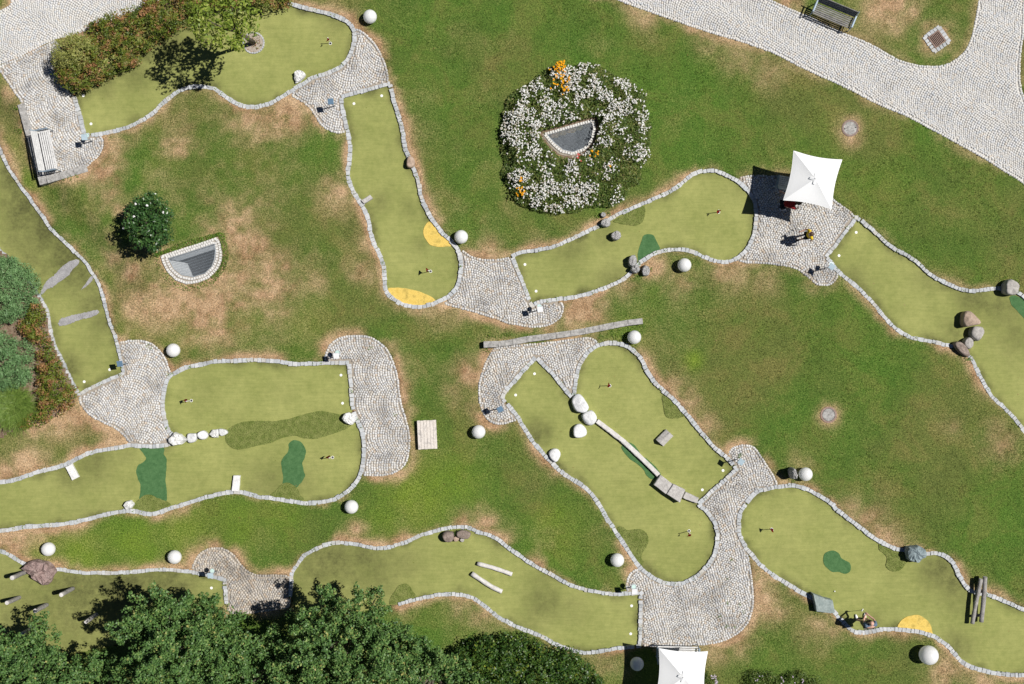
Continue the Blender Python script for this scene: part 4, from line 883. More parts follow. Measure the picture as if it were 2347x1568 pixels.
# ridged stone block on the right-hand beam green
def ridged():
    q = T(2,2,(1370,935),(1462,845),(1527,905),(1440,995)); hz = .15
    c = np.mean(np.array(q), 0); x0, y0, _ = place(tuple(c), hz)
    a, b, c2, d = [np.array(W(p, hz)) - np.array([x0, y0]) for p in q]
    m1 = (a + b) / 2; 
    e1 = a * .42 + d * .58; e2 = b * .42 + c2 * .58
    e1 = (a + d) / 2 * .96; e2 = (b + c2) / 2 * .96
    # ridge runs from the middle of side a-d to the middle of side b-c
    bm = bmesh.new(); rr = random.Random(3)
    lo = [bm.verts.new((p[0], p[1], -.05)) for p in (a, b, c2, d)]
    hi = [bm.verts.new((p[0], p[1], z)) for p, z in ((a, .16), (b, .14), (c2, .07), (d, .07))]
    r1 = bm.verts.new((*(a * .55 + d * .45), .30)); r2 = bm.verts.new((*(b * .55 + c2 * .45), .27))
    bm.faces.new((lo[0], lo[1], hi[1], hi[0])); bm.faces.new((lo[2], lo[3], hi[3], hi[2]))
    bm.faces.new((lo[1], lo[2], hi[2], r2, hi[1])); bm.faces.new((lo[3], lo[0], hi[0], r1, hi[3]))
    bm.faces.new((hi[0], hi[1], r2, r1)); bm.faces.new((r1, r2, hi[2], hi[3])); bm.faces.new(lo[::-1])
    bmesh.ops.triangulate(bm, faces=[f for f in bm.faces if len(f.verts) > 4])
    bmesh.ops.subdivide_edges(bm, edges=bm.edges[:], cuts=2, use_grid_fill=True)
    for v in bm.verts: v.co += Vector([rr.uniform(-.008, .008) for _ in range(3)])
    o = link('stone_block', bmesh_to(bm, 'stone_block'), M['granite'], None, (x0, y0, -.069)); tag(o, 'ridged brown grey stone block in the middle of the right beam green', 'stone block')
ridged()

# ================================================================ TIMBER
def log(name, pts, r, h0, h1, mat, label, cat, seed=0, group=None, lift=LG, n=12):
    """round timber through plan points, centre height going from h0 to h1."""
    k = len(pts); hs = [h0 + (h1 - h0) * i / (k - 1) for i in range(k)]
    Q = [(*W(p, lift + h), lift + h) for p, h in zip(pts, hs)]
    c = Vector(np.mean(np.array(Q), 0)); 
    dense = []
    for i in range(k - 1):
        for t in np.linspace(0, 1, 4, endpoint=False): dense.append(Vector(Q[i]).lerp(Vector(Q[i + 1]), t))
    dense.append(Vector(Q[-1]))
    rr = random.Random(seed); rad = [r * rr.uniform(.93, 1.06) for _ in dense]
    root = thing(name, (c.x, c.y, lift), label, cat, group)
    rel = [p - Vector((c.x, c.y, lift)) for p in dense]
    link('trunk', tube_me('trunk', rel, rad, n, True, True, .05, seed), M[mat], root)
    for e, f in ((0, 1), (-1, -2)):
        d = (rel[e] - rel[f]).normalized(); p = rel[e] + d * .004
        bm = bmesh.new(); q = d.to_track_quat('Z', 'Y').to_matrix().to_4x4()
        bmesh.ops.create_circle(bm, cap_ends=True, segments=n, radius=rad[e] * .86, matrix=Matrix.Translation(p) @ q)
        link('cut_end', bmesh_to(bm, 'cut_end'), M['wood'], root)
    return root
log('loose_log', T(1,3,(1998,505),(2130,540),(2220,570),(2303,600)), .088, .085, .085, 'wood', 'upper bleached log lying loose on the turf', 'log', 1, 'loose bleached logs')
log('loose_log', T(1,3,(1948,593),(2060,668),(2130,713),(2215,752)), .095, .09, .09, 'wood', 'lower bleached log lying loose on the turf', 'log', 2, 'loose bleached logs')
log('leaning_log', T(3,3,(1968,640),(1945,760),(1918,880),(1892,1033)), .082, .40, .22, 'log', 'left thinner grey log bridging the kerb near the right edge', 'log', 3, 'pair of grey logs over the kerb')
log('leaning_log', T(3,3,(2004,622),(1998,750),(1985,880),(1970,1018)), .092, .40, .24, 'log', 'right thicker grey log bridging the kerb near the right edge', 'log', 4, 'pair of grey logs over the kerb')
def chock(p, h, label):
    x, y = W(p, LG); o = link('log_support', box_me('log_support', (.36, .1, h + .1), .012, (0, 0, h / 2 - .05)), M['log'], None, (x, y, LG), (0, 0, .1)); tag(o, label, 'support')
chock(T(3,3,(1960,740))[0], .26, 'grey timber block under the upper part of the log pair')
chock(T(3,3,(1918,960))[0], .12, 'grey timber block under the lower part of the log pair')
def beam(a, b, label, seed):
    wd = .185; h = .17; z = LG
    A = Vector((*W(a, z + h), 0)); B = Vector((*W(b, z + h), 0)); c = (A + B) / 2; L = (B - A).length; an = math.atan2(B.y - A.y, B.x - A.x)
    bm = bmesh.new(); bm_box(bm, (0, 0, h / 2 - .02), (L, wd, h + .04))
    bmesh.ops.subdivide_edges(bm, edges=[e for e in bm.edges if abs((e.verts[0].co - e.verts[1].co).x) > L * .5], cuts=14)
    bmesh.ops.bevel(bm, geom=[e for e in bm.edges if abs((e.verts[0].co - e.verts[1].co).normalized().x) > .9], offset=.02, segments=2, affect='EDGES')
    rr = random.Random(seed)
    for v in bm.verts: v.co.y += rr.uniform(-.006, .006) + .03 * math.sin(v.co.x * 1.1 + seed); v.co.z += rr.uniform(-.005, .005)
    o = link('timber_beam', bmesh_to(bm, 'timber_beam'), M['wood'], None, (c.x, c.y, z), (0, 0, an)); tag(o, label, 'beam', 'timber beams between two greens')
b0, b1, b2 = T(2,2,(852,772),(1098,968),(1393,1247))
beam(b0, b1, 'upper bleached timber beam starting at the pale boulder', 1); beam(b1, b2, 'lower bleached timber beam crossing the dark green inlay', 2)
POSTS = [((640,725), 1.28, .088, 'leaning-looking single post nearest the maroon rock on its right'), ((172,803), 1.12, .085, 'wooden post nearest the left edge, below the maroon rock'),
         ((412,868), 1.25, .09, 'wooden post just above the tree crown'), ((232,575), 1.3, .095, 'wooden post half hidden by the maroon rock'),
         ((848,952), 1.1, .085, 'wooden post in the tree shadow'), ((318,1058), 1.4, .095, 'wooden post in deep shade under the left tree')]
POSTL = ['grey wooden post standing alone right of the maroon rock', 'grey wooden post nearest the left picture edge', 'grey wooden post just above the leftmost tree crown', 'grey wooden post touching the maroon rock', 'grey wooden post in the tree shadow', 'grey wooden post in deep shade by the leftmost tree']
for i, (p, h, r, _) in enumerate(POSTS):
    x, y = W(T(0,3,p)[0], LG); rr = random.Random(i)
    root = thing('wooden_post', (x, y, LG), POSTL[i], 'post', 'upright wooden posts')
    lean = (rr.uniform(-.04, .04), rr.uniform(-.04, .04))
    link('shaft', tube_me('shaft', [(lean[0] * t, lean[1] * t, -.1 + (h + .1) * t) for t in np.linspace(0, 1, 8)], [r * rr.uniform(.94, 1.05) for _ in range(8)], 12, True, True, .06, i), M['log'], root)
    link('sawn_top', disc_me('sawn_top', r * .9, 0, .004, 12), M['wood'], root, (lean[0], lean[1], h))

# wooden platform box
def platform():
    q = [W(p, .22) for p in T(1,2,(1467,765),(1635,762),(1647,1015),(1478,1018))]
    q = [np.array(p) for p in q]; c = sum(q) / 4; ex = ((q[1] - q[0]) + (q[2] - q[3])) / 2; ey = ((q[0] - q[3]) + (q[1] - q[2])) / 2
    wx = np.linalg.norm(ex); wy = np.linalg.norm(ey); an = math.atan2(ey[1], ey[0]) - math.pi / 2
    root = thing('wooden_platform', (c[0], c[1], 0), 'low wooden box with grey planks on the lawn right of the curved paving', 'platform', None, an)
    n = 6; pw = wx / n
    for k in range(n):
        rr = random.Random(k)
        link('plank', box_me('plank', (pw - .008, wy + rr.uniform(-.01, .01), .03), .004), M['deck'], root, (-wx / 2 + pw * (k + .5), 0, .215 + rr.uniform(-.002, .002)))
    for s in (-1, 1):
        link('side_board', box_me('side_board', (.03, wy - .03, .24), .003), M['deck'], root, (s * (wx / 2 - .03), 0, .075))
        link('end_board', box_me('end_board', (wx - .1, .03, .24), .003), M['deck'], root, (0, s * (wy / 2 - .035), .075))
platform()

# stone bench-wall of blocks
def block_wall():
    pts = T(1,2,(2052,97),(2180,93),(2300,78)) + T(2,2,(180,58),(350,36),(600,2)) + T(2,1,(720,1450),(850,1425),(1000,1395),(1150,1368),(1253,1357))
    h = .30; L = crom(WL(pts, h), .05); seg = np.linalg.norm(np.diff(L, axis=0), axis=1); s = np.concatenate(([0], np.cumsum(seg)))
    c = L.mean(0); root = thing('stone_block_wall', (c[0], c[1], 0), 'low curved wall of grey concrete blocks above the beam greens', 'wall')
    n = 11; st = s[-1] / n; rr = random.Random(2)
    for k in range(n):
        t0 = k * st; t1 = (k + 1) * st
        a = np.array([np.interp(t0, s, L[:, 0]), np.interp(t0, s, L[:, 1])]); b = np.array([np.interp(t1, s, L[:, 0]), np.interp(t1, s, L[:, 1])])
        an = math.atan2(b[1] - a[1], b[0] - a[0]); m = (a + b) / 2 - c
        link('block', box_me('block', (st - .008, .245 + rr.uniform(-.01, .01), h + .15), .012), M['concrete'], root, (m[0], m[1], h / 2 - .075 + rr.uniform(-.006, .006)), (0, 0, an))
block_wall()
# edging slabs of the western bench terrace
def edge_wall():
    root_p = place(T(0,0,(330,1540))[0]); root = thing('terrace_edge', (root_p[0], root_p[1], 0), 'grey concrete slab edging in an L shape around the left bench', 'edging')
    def run(a, b, n, side):
        A = np.array(W(a, .03)); B = np.array(W(b, .03)); an = math.atan2(*(B - A)[::-1]); L = np.linalg.norm(B - A) / n; wd = .30
        nrm = np.array([-math.sin(an), math.cos(an)]) * side
        for k in range(n):
            m = A + (B - A) * (k + .5) / n + nrm * wd / 2
            link('slab', box_me('slab', (L - .01, wd, .62), .012), M['concrete'], root, (m[0] - root_p[0], m[1] - root_p[1], .03 - .31), (0, 0, an))
    a, b = T(0,0,(152,922),(350,1630)); c = T(0,1,(776,42))[0]
    run(a, b, 5, 1)
    x0 = T(0,1,(418,146))[0]
    run(x0, c, 3, 1)
edge_wall()

# ================================================================ BENCHES
def bench(p, face, label, slat='slat', L=1.75, z_at=0.0):
    x, y, z = place(p, 0); z += z_at
    root = thing('park_bench', (x, y, z), label, 'bench', 'slatted park benches', face)
    # local: length along x, sitter looks along -y
    for k in range(6):
        link('seat_slat', box_me('seat_slat', (L - .12, .054, .035), .006), M[slat], root, (0, -.24 + k * .080, .43 + .006 * abs(k - 2)))
    for k in range(4):
        t = .10 + k * .095
        link('back_slat', box_me('back_slat', (L - .12, .03, .070), .006), M[slat], root, (0, .20 + t * .34, .45 + t), (-.33, 0, 0))
    for s in (-1, 1):
        X = s * (L / 2 - .03)
        fr = link('side_frame', tube_me('side_frame', [(X, -.24, 0), (X, -.25, .40), (X, .17, .40), (X, .36, .88)], .022, 8), M['steel'], root)
        link('rear_leg', tube_me('rear_leg', [(X, .17, .40), (X, .27, 0)], .022, 8), M['steel'], root)
        link('armrest', box_me('armrest', (.062, .50, .03), .01), M['steel'], fr, (X, .0, .63))
        link('arm_post', tube_me('arm_post', [(X, -.22, .40), (X, -.22, .62)], .018, 8), M['steel'], fr)
    return root
bench(T(0,0,(452,1340))[0], math.atan2(-378, 78) + math.pi * 1.0, 'pale slatted bench on the terrace at the left')
bench(T(3,0,(645,160))[0], math.atan2(-145, 350), 'dark weathered slatted bench beside the pale path at the top', 'slat_dark')
bench(T(2,3,(1548,1266))[0], math.pi - .02, 'grey slatted bench partly under the bottom parasol', 'slat')
bench((1822,428), math.pi - .18, 'slatted bench in the shade of the standing parasol', 'slat')

# ================================================================ PARASOLS
def parasol(corners, edge_h, apex_h, label, base_r=.34, group='white square parasols'):
    Q = [np.array(W(p, edge_h)) for p in corners]; c = sum(Q) / 4
    root = thing('parasol', (c[0], c[1], 0), label, 'parasol', group)
    Q = [q - c for q in Q]
    N = 12
    def surf(side, u, v):
        # u along the edge 0..1, v from the edge (0) to the apex (1)
        a, b = Q[side], Q[(side + 1) % 4]; e = a + (b - a) * u
        inw = 1 - .085 * (4 * u * (1 - u)) * (1 - v)          # edge drawn inwards between corners
        p = e * inw * (1 - v)
        z = edge_h + (apex_h - edge_h) * (v ** .92) + .07 * 4 * u * (1 - u) * (1 - v) * 0 - .05 * 4 * u * (1 - u) * v * (1 - v) * 2
        return Vector((p[0], p[1], z))
    for s in range(4):
        bm = bmesh.new(); g = [[bm.verts.new(surf(s, i / N, .97 * j / 10)) for i in range(N + 1)] for j in range(11)]
        for j in range(10):
            for i in range(N): 
                f = bm.faces.new((g[j][i], g[j][i + 1], g[j + 1][i + 1], g[j + 1][i])); f.smooth = True
        me = bpy.data.meshes.new('canopy_panel'); bm.to_mesh(me); bm.free()
        pn = link('canopy_panel', me, M['canvas'], root)
        # hem
        link('hem', tube_me('hem', [surf(s, i / N, 0) - Vector((0, 0, .004)) for i in range(N + 1)], .008, 6), M['canvas'], pn)
    for s in range(4):
        a = Vector((Q[s][0], Q[s][1], edge_h - .02)); link('rib', tube_me('rib', [a * .985 - Vector((0, 0, .02)), Vector((0, 0, apex_h - .12))], .012, 6), M['galv'], root)
    link('pole', tube_me('pole', [(0, 0, 0), (0, 0, apex_h - .03)], .025, 12), M['galv'], root)
    # crumpled vent cap
    bm = bmesh.new(); rr = random.Random(4); R = 16; r0 = []; r1 = []
    for k in range(R):
        an = 2 * math.pi * k / R; rad = .17 * (1 + .35 * math.cos(4 * an + .8)) * rr.uniform(.85, 1.1)
        r0.append(bm.verts.new((rad * math.cos(an), rad * math.sin(an), apex_h - .30 * rad + rr.uniform(.0, .014))))
        r1.append(bm.verts.new((.05 * math.cos(an), .05 * math.sin(an), apex_h + .012)))
    for k in range(R): bm.faces.new((r0[k], r0[(k + 1) % R], r1[(k + 1) % R], r1[k]))
    bm.faces.new(r1); link('vent_cap', bmesh_to(bm, 'vent_cap'), M['canvas'], root)
    link('finial', disc_me('finial', .04, apex_h + .005, apex_h + .05, 14, r1=.022), M['white_paint'], root)
    link('base_plate', disc_me('base_plate', base_r, .005, .09, 28, r1=base_r * .9), M['concrete'], root)
    # cord hanging on the cloth
    return root
parasol([(1818.8,345.3), (1930.3,366.1), (1906.1,479.9), (1794.8,459.1)], 1.90, 2.32, 'white square parasol over the cobbled patio at the right')
parasol([(1510.2,1485.8), (1622.3,1493.1), (1615,1605), (1503,1598)], 1.90, 2.32, 'white square parasol cut by the bottom picture edge')

# ================================================================ GLOBE LAMPS
GL = [((848,38), .277, 'white globe lamp by the top curve of the green with the tree'), ((1057,543), .277, 'white globe lamp on the kerb beside the yellow sand shape'),
      ((1568.8,607.6), .277, 'white globe lamp on the dry lawn below the parasol green'), ((1454,773), .277, 'white globe lamp at the right end of the block wall'),
      ((397,803), .277, 'white globe lamp above the left cobbled patio'), ((1097,990), .277, 'white globe lamp right of the wooden platform'),
      ((805.5,1162), .277, 'white globe lamp below the right bowl of the long left green'), ((110.7,1259), .277, 'white globe lamp above the maroon rock'),
      ((400,1277), .277, 'white globe lamp left of the small rounded cobble patio'), ((1415,1284), .277, 'white globe lamp left of the beam green bowl'),
      ((1846.7,1087), .277, 'white globe lamp next to an upright porous stone'), ((2128.9,1502), .385, 'largest white globe lamp at the bottom right'),
      ((1460,1522), .277, 'bluish looking globe lamp in the shade of the bottom parasol')]
def uv_sphere(name, r, seg=40, ring=24):
    bm = bmesh.new(); bmesh.ops.create_uvsphere(bm, u_segments=seg, v_segments=ring, radius=r); return bmesh_to(bm, name, True)
gm = {}
for p, r, lab in GL:
    x, y, z = place(p, r)
    root = thing('globe_lamp', (x, y, z), lab, 'globe lamp', 'white globe lamps on the lawns')
    if r not in gm: gm[r] = (uv_sphere('shade', r), ring_me('seam', r * .985, r * 1.004, -.004, .004, 40), disc_me('base_collar', r * .55, 0, .05, 28, r1=r * .5))
    link('shade', gm[r][0], M['globe'], root, (0, 0, r * .97))
    link('seam', gm[r][1], M['globe'], root, (0, 0, r * .97), (.9, .3, 0))
    link('base_collar', gm[r][2], M['dark_metal'], root, (0, 0, -.01))

# ================================================================ FLAGS
FL = [(T(1,0,(706,382)), (-24,-52), 'G1', 'red flag in the hole of the green with the tree'), (T(1,1,(1587,920)), (-22,-8), 'G2', 'red flag in the long upright green near the lower sand shape'),
      (T(2,1,(1920,400)), (2,-22), 'G3', 'red flag beside the parasol shadow'), (T(0,2,(1683,590)), (-48,7), 'G6', 'red flag in the short green above the pale stones'),
      (T(1,2,(725,1090)), (-33,5), 'G7', 'red flag right of the kidney shaped dark inlay'), (T(2,2,(963,460)), (2,-13), 'G9', 'red flag at the top of the right beam green'),
      (T(2,3,(1660,218)), (8,27), 'G8', 'red flag in the round bowl of the left beam green'), (T(3,3,(128,203)), (17,9), 'G10', 'red flag at the left end of the putting man\'s green')]
for i, (p, off, g, lab) in enumerate(FL):
    zt = GZ[g]; x, y = W(p[0], zt); rr = random.Random(i); H = .62
    root = thing('hole_flag', (x, y, zt), lab, 'flag', 'red hole flags')
    cp = link('cup', ring_me('cup', .045, .062, 0, .008, 24), M['dot'], root); link('cup_floor', disc_me('cup_floor', .046, .001, .004, 20), M['black'], cp)
    # pole leans so that the flag shows where it does in the picture
    x2, y2 = W((p[0][0] + off[0] * K, p[0][1] + off[1] * K), zt + H)
    top = Vector((x2 - x, y2 - y, H))
    link('pole', tube_me('pole', [(0, 0, -.05), tuple(top)], .012, 8), M['white_paint'], root)
    an = math.atan2(-.3, -1) + rr.uniform(-1.2, 1.2); d = Vector((math.cos(an), math.sin(an), 0)); nn = Vector((-d.y, d.x, 0)); bm = bmesh.new(); N = 8; up = []; lo = []
    for k in range(N + 1):
        t = k / N; q = d * (.16 * t) + nn * (.03 * math.sin(t * 4.2 + i))
        hw = .085 * (1 - t) + .006                       # a slack pennant: its upper edge blown over to one side
        c_ = top * .88 + q + Vector((0, 0, -.05 * t * t))
        up.append(bm.verts.new(c_ + Vector((0, 0, hw * .75)) + nn * hw * .8)); lo.append(bm.verts.new(c_ - Vector((0, 0, hw * .75)) - nn * hw * .8))
    for k in range(N): bm.faces.new((lo[k], lo[k + 1], up[k + 1], up[k]))
    bmesh.ops.solidify(bm, geom=bm.faces[:], thickness=.004)
    link('pennant', bmesh_to(bm, 'pennant', True), M['red'], root)
x, y = W(T(3,3,(680,748))[0], LG)
tag(link('golf_ball', uv_sphere('golf_ball', .030, 16, 10), M['dot'], None, (x, y, LG + .03)), 'white golf ball lying on the turf up left of the putting man', 'golf ball')

# ================================================================ HOLE SIGNS
SG = [(T(0,0,(740,1208)), 'board_pale', True, .05, 'sign on the terrace beside the left bench'), (T(1,0,(708,893)), 'board_blue', False, .1, 'blue sign at the tee of the long upright green'),
      (T(2,1,(350,1255)), 'board_white', True, .12, 'white sign at the lower tee corner of the parasol green'), (T(3,1,(657,880)), 'board_pale', True, -.6, 'pale blue sign at the tee of the right edge green'),
      (T(0,2,(1053,267)), 'board_blue', False, .1, 'blue sign at the tee of the olive left green'), (T(1,2,(757,197)), 'board_white', True, 0, 'white sign at the rounded patio above the short green'),
      (T(1,2,(2199,668)), 'board_blue', False, .5, 'blue sign at the left corner of the beam greens'), (T(2,2,(2118,1130)), 'board_pale', False, -.6, 'pale blue sign at the right tee of the beam greens'),
      (T(0,3,(1850,612)), 'board_pale', True, .05, 'pale blue sign by the tree above the bottom left green'), (T(2,3,(1182,752)), 'board_white', True, .0, 'white sign at the tee of the loose log green')]
for p, mt, tray, rz, lab in SG:
    H = .95; x, y, z = place(p[0], H)
    root = thing('hole_sign', (x, y, z), lab, 'sign', 'mini golf hole signs', rz)
    link('post', tube_me('post', [(0, 0, -.05), (0, 0, H - .02)], .022, 10), M['galv'], root)
    bd = link('board', box_me('board', (.225, .225, .018), .004), M[mt], root, (0, 0, H), (.28, 0, 0))
    link('board_frame', box_me('board_frame', (.24, .24, .012), .004), M['galv'], bd, (0, 0, -.0175))
    if tray:
        t = link('ball_tray', disc_me('ball_tray', .075, 0, .05, 20, r1=.095), M['glass_green'], root, (0, .13, .58)); link('tray_rim', ring_me('tray_rim', .085, .10, .045, .058, 24), M['galv'], t)
        link('bracket', box_me('bracket', (.03, .13, .02), .003), M['galv'], root, (0, .05, .58))

# ================================================================ MANHOLES, DRAIN, LIGHT WELLS
def manhole(p, r, label, slots):
    x, y, z = place(p); root = thing('manhole_cover', (x, y, z), label, 'manhole', 'round manhole covers')
    link('rim', ring_me('rim', r * .80, r, -.05, .022, 48), M['rust_iron'], root)
    link('lid', disc_me('lid', r * .79, -.05, .014, 48), M['concrete'], root)
    if slots:
        for k in range(30):
            a = 2 * math.pi * k / 30; link('slot', box_me('slot', (.02, .035, .006), 0), M['black'], root, (r * .74 * math.cos(a), r * .74 * math.sin(a), .0155), (0, 0, a + math.pi / 2))
    else:
        for s in (-1, 1): link('lift_hole', box_me('lift_hole', (.045, .05, .006), 0), M['black'], root, (s * r * .66, s * .03, .0155), (0, 0, .1))
        link('inner_ring', ring_me('inner_ring', r * .90, r * .94, .02, .027, 48), M['dark_metal'], root)
manhole(T(3,0,(818,1128))[0], .345, 'plain concrete manhole cover with two lifting holes above the parasol', False)
manhole(T(3,2,(628,715))[0], .335, 'manhole cover ringed with dark slots on the right lawn', True)
def drain():
    c = T(3,0,(1578,347))[0]; x, y, z = place(c); root = thing('drain_grate', (x, y, z), 'square rusty drain grate framed by rough stones beside the path', 'drain', None, .62)
    s = .255
    link('pit', box_me('pit', (2 * s, 2 * s, .02), 0), M['black'], root, (0, 0, .012))
    for k in range(8):
        link('bar', box_me('bar', (.028, 2 * s - .02, .035), .003), M['rust_iron'], root, (-s + .036 + k * (2 * s - .072) / 7, 0, .032))
    for sg in (-1, 1):
        link('grate_frame', box_me('grate_frame', (2 * s + .03, .03, .04), .003), M['rust_iron'], root, (0, sg * s, .032)); link('grate_frame', box_me('grate_frame', (.03, 2 * s - .03, .04), .003), M['rust_iron'], root, (sg * s, 0, .032))
    rr = random.Random(6)
    for side in range(4):
        n = 5
        for k in range(n):
            u = -.42 + (k + .5) * .76 / n + .06; v = s + .105
            a = side * math.pi / 2; px_, py_ = u * math.cos(a) - v * math.sin(a), u * math.sin(a) + v * math.cos(a)
            link('frame_stone', kerb_meshes[rr.randrange(8)], None, root, (px_, py_, -.04), (0, 0, a + rr.uniform(-.12, .12)), (.14 * rr.uniform(.85, 1.05), .16 * rr.uniform(.85, 1.1), .15))
drain()
def well(key, label):
    O, I = WELLS[key]; c = I.mean(0); root = thing('light_well', (c[0], c[1], 0), label, 'light well', 'half round grated light wells')
    Od = crom([tuple(p) for p in O - c], .05, closed=True) if False else densify(O - c, .05); Id = densify(I - c, .05)
    def offs(a, b, t, n=400):
        # ring between inner and outer outline
        ia = np.linspace(0, len(a) - 1, n).astype(int); ib = np.linspace(0, len(b) - 1, n).astype(int)
        return a[ia] * (1 - t) + b[ib] * t
    # pit walls and floor
    bm = bmesh.new(); n = len(Id)
    t_ = [bm.verts.new((p[0] * 1.03, p[1] * 1.03, -.03)) for p in Id]; b_ = [bm.verts.new((p[0] * 1.03, p[1] * 1.03, -.95)) for p in Id]
    for k in range(n): bm.faces.new((t_[k], t_[(k + 1) % n], b_[(k + 1) % n], b_[k]))
    link('pit_wall', bmesh_to(bm, 'pit_wall'), M['slate'], root)
    bm = bmesh.new(); bm.faces.new([bm.verts.new((p[0] * 1.04, p[1] * 1.04, -.93)) for p in Id]); bmesh.ops.triangulate(bm, faces=bm.faces[:])
    link('pit_floor', bmesh_to(bm, 'pit_floor'), M['dark_metal'], root)  # dark colour stands in for the shade at the pit bottom
    if key == 'w1':   # sloping pale panel inside the pit
        for nm_, pl, z_ in (('baffle', T(0,1,(1488,822),(1600,838),(1645,850),(1695,970),(1600,952),(1533,900)), -.10), ('ledge', T(0,1,(1490,812),(1882,688),(1890,722),(1610,815),(1560,828)), -.07)):
            bm = bmesh.new(); f = bm.faces.new([bm.verts.new((*(np.array(W(p)) - c), z_)) for p in pl]); bmesh.ops.triangulate(bm, faces=[f])
            bmesh.ops.solidify(bm, geom=bm.faces[:], thickness=.03)
            link(nm_, bmesh_to(bm, nm_), M['pale_concrete'], root)
    # ring of setts in two rows
    rr = random.Random(3); 
    mid = [offs(Id, Od, t) for t in ((.28, .76) if key == 'w1' else (.35,))]
    wd = .095
    for row in mid:
        seg = np.linalg.norm(np.roll(row, -1, 0) - row, axis=1); s = np.concatenate(([0], np.cumsum(seg))); rc = np.vstack([row, row[:1]])
        t = 0
        while t < s[-1] - .05:
            L = rr.uniform(.095, .118); m = t + L / 2
            x = np.interp(m, s, rc[:, 0]); y = np.interp(m, s, rc[:, 1]); x2 = np.interp(min(s[-1], m + .03), s, rc[:, 0]); y2 = np.interp(min(s[-1], m + .03), s, rc[:, 1]); x1 = np.interp(m - .03, s, rc[:, 0]); y1 = np.interp(m - .03, s, rc[:, 1])
            link('sett', sett_meshes[rr.randrange(6)], None, root, (x, y, .0), (rr.uniform(-.04, .04), rr.uniform(-.04, .04), math.atan2(y2 - y1, x2 - x1) + rr.uniform(-.06, .06)), (L - .022, .098 if key == 'w1' else .11, .16))
            t += L
    # mortar bed under the setts
    n = 120; a = offs(Id, Od, 0, n); b = offs(Id, Od, 1.0, n); bm = bmesh.new()
    A = [bm.verts.new((p[0], p[1], .03)) for p in a]; B = [bm.verts.new((p[0], p[1], .03)) for p in b]
    for k in range(n): bm.faces.new((A[k], A[(k + 1) % n], B[(k + 1) % n], B[k]))
    link('mortar_bed', bmesh_to(bm, 'mortar_bed'), M['joint'], root)
    # grating: frame and thin bars
    link('grate_frame', tube_me('grate_frame', [(p[0] * .985, p[1] * .985, .02) for p in np.vstack([Id, Id[:1]])], .016, 6), M['galv'], root)
    base = I[0] - c; d0 = I[3] - I[0]; d0 /= np.linalg.norm(d0); nr = np.array([-d0[1], d0[0]])
    bm = bmesh.new(); pol = I - c
    us = (pol @ d0); u = us.min() + .02
    def cross(fix_dir, other, val):
        hits = []
        for k in range(len(pol)):
            p, q = pol[k], pol[(k + 1) % len(pol)]; a_, b_ = p @ fix_dir - val, q @ fix_dir - val
            if a_ * b_ < 0: hits.append((p + (q - p) * a_ / (a_ - b_)) @ other)
        return sorted(hits)
    an = math.atan2(nr[1], nr[0])
    while u < us.max():
        h = cross(d0, nr, u)
        if len(h) >= 2:
            m = d0 * u + nr * (h[0] + h[-1]) / 2; bm_box(bm, (m[0], m[1], .012), (h[-1] - h[0] - .02, .005, .022), an)
        u += .034
    vs = pol @ nr; v = vs.min() + .05; an2 = math.atan2(d0[1], d0[0]); stp = .11 if key == 'w1' else .05
    while v < vs.max():
        h = cross(nr, d0, v)
        if len(h) >= 2:
            m = nr * v + d0 * (h[0] + h[-1]) / 2; bm_box(bm, (m[0], m[1], .010), (h[-1] - h[0] - .02, .004, .018), an2)
        v += stp
    o = link('grate_bars', bmesh_to(bm, 'grate_bars'), M['galv'], root); o['kind'] = 'stuff'
sett_meshes = []
for q in range(6):
    rr = random.Random(q + 40); bm = bmesh.new(); bm_box(bm, (0, 0, 0), (1, 1, 1), bevel=.08)
    for v in bm.verts: v.co.x += rr.uniform(-.05, .05); v.co.y += rr.uniform(-.05, .05); v.co.z += rr.uniform(-.03, .03)
    me = bmesh_to(bm, 'sett'); me.materials.append(M['white_sett'] if 'white_sett' in M else M['kerb']); sett_meshes.append(me)
well('w1', 'half round grated light well ringed with pale setts in the dry lawn')
well('w2', 'half round grated light well inside the white flower bed')

# ================================================================ PLANTS
def leaves(name, C, Nrm, size, tone, mat, parent=None, loc=(0, 0, 0), aspect=.55, rg=None, fold=.25):
    """one mesh of leaf-shaped quads: centres C, facing Nrm, length size."""
    rg = rg or RNG; n = len(C); Nrm = Nrm / (np.linalg.norm(Nrm, axis=1, keepdims=True) + 1e-9)
    r = rg.normal(0, 1, (n, 3)); t = np.cross(Nrm, r); t /= (np.linalg.norm(t, axis=1, keepdims=True) + 1e-9); b = np.cross(Nrm, t)
    s = np.broadcast_to(size, (n,))[:, None]
    V = np.stack([C - t * s * .5, C + b * s * aspect * .5 + Nrm * s * fold * .3, C + t * s * .5, C - b * s * aspect * .5 + Nrm * s * fold * .3], 1) - np.array(loc)
    return link(name, npmesh(name, V.reshape(-1, 3), np.arange(n * 4).reshape(-1, 4), {'tone': np.repeat(tone, 4)}), mat, parent)
def rand_dir(n, rg):
    v = rg.normal(0, 1, (n, 3)); return v / np.linalg.norm(v, axis=1, keepdims=True)
def clump_crown(centers, radii, per, rg, up=.5, squash=.8, jitter=.85):
    """leaf centres, facing and tone for leaf clumps."""
    C = []; Nn = []; Tn = []
    for (c, r, m) in zip(centers, radii, per):
        d = rand_dir(m, rg); rad = r * rg.uniform(.35, 1, m) ** .6
        p = np.array(c) + d * rad[:, None] * np.array([1, 1, squash]); C.append(p)
        Nn.append(d * .7 + np.array([0, 0, up]) + rg.normal(0, jitter * .5, (m, 3)))
        Tn.append(np.clip(rg.normal(.5, .17, m) + rg.normal(0, .1), 0, 1))
    return np.vstack(C), np.vstack(Nn), np.concatenate(Tn)
LM = {}
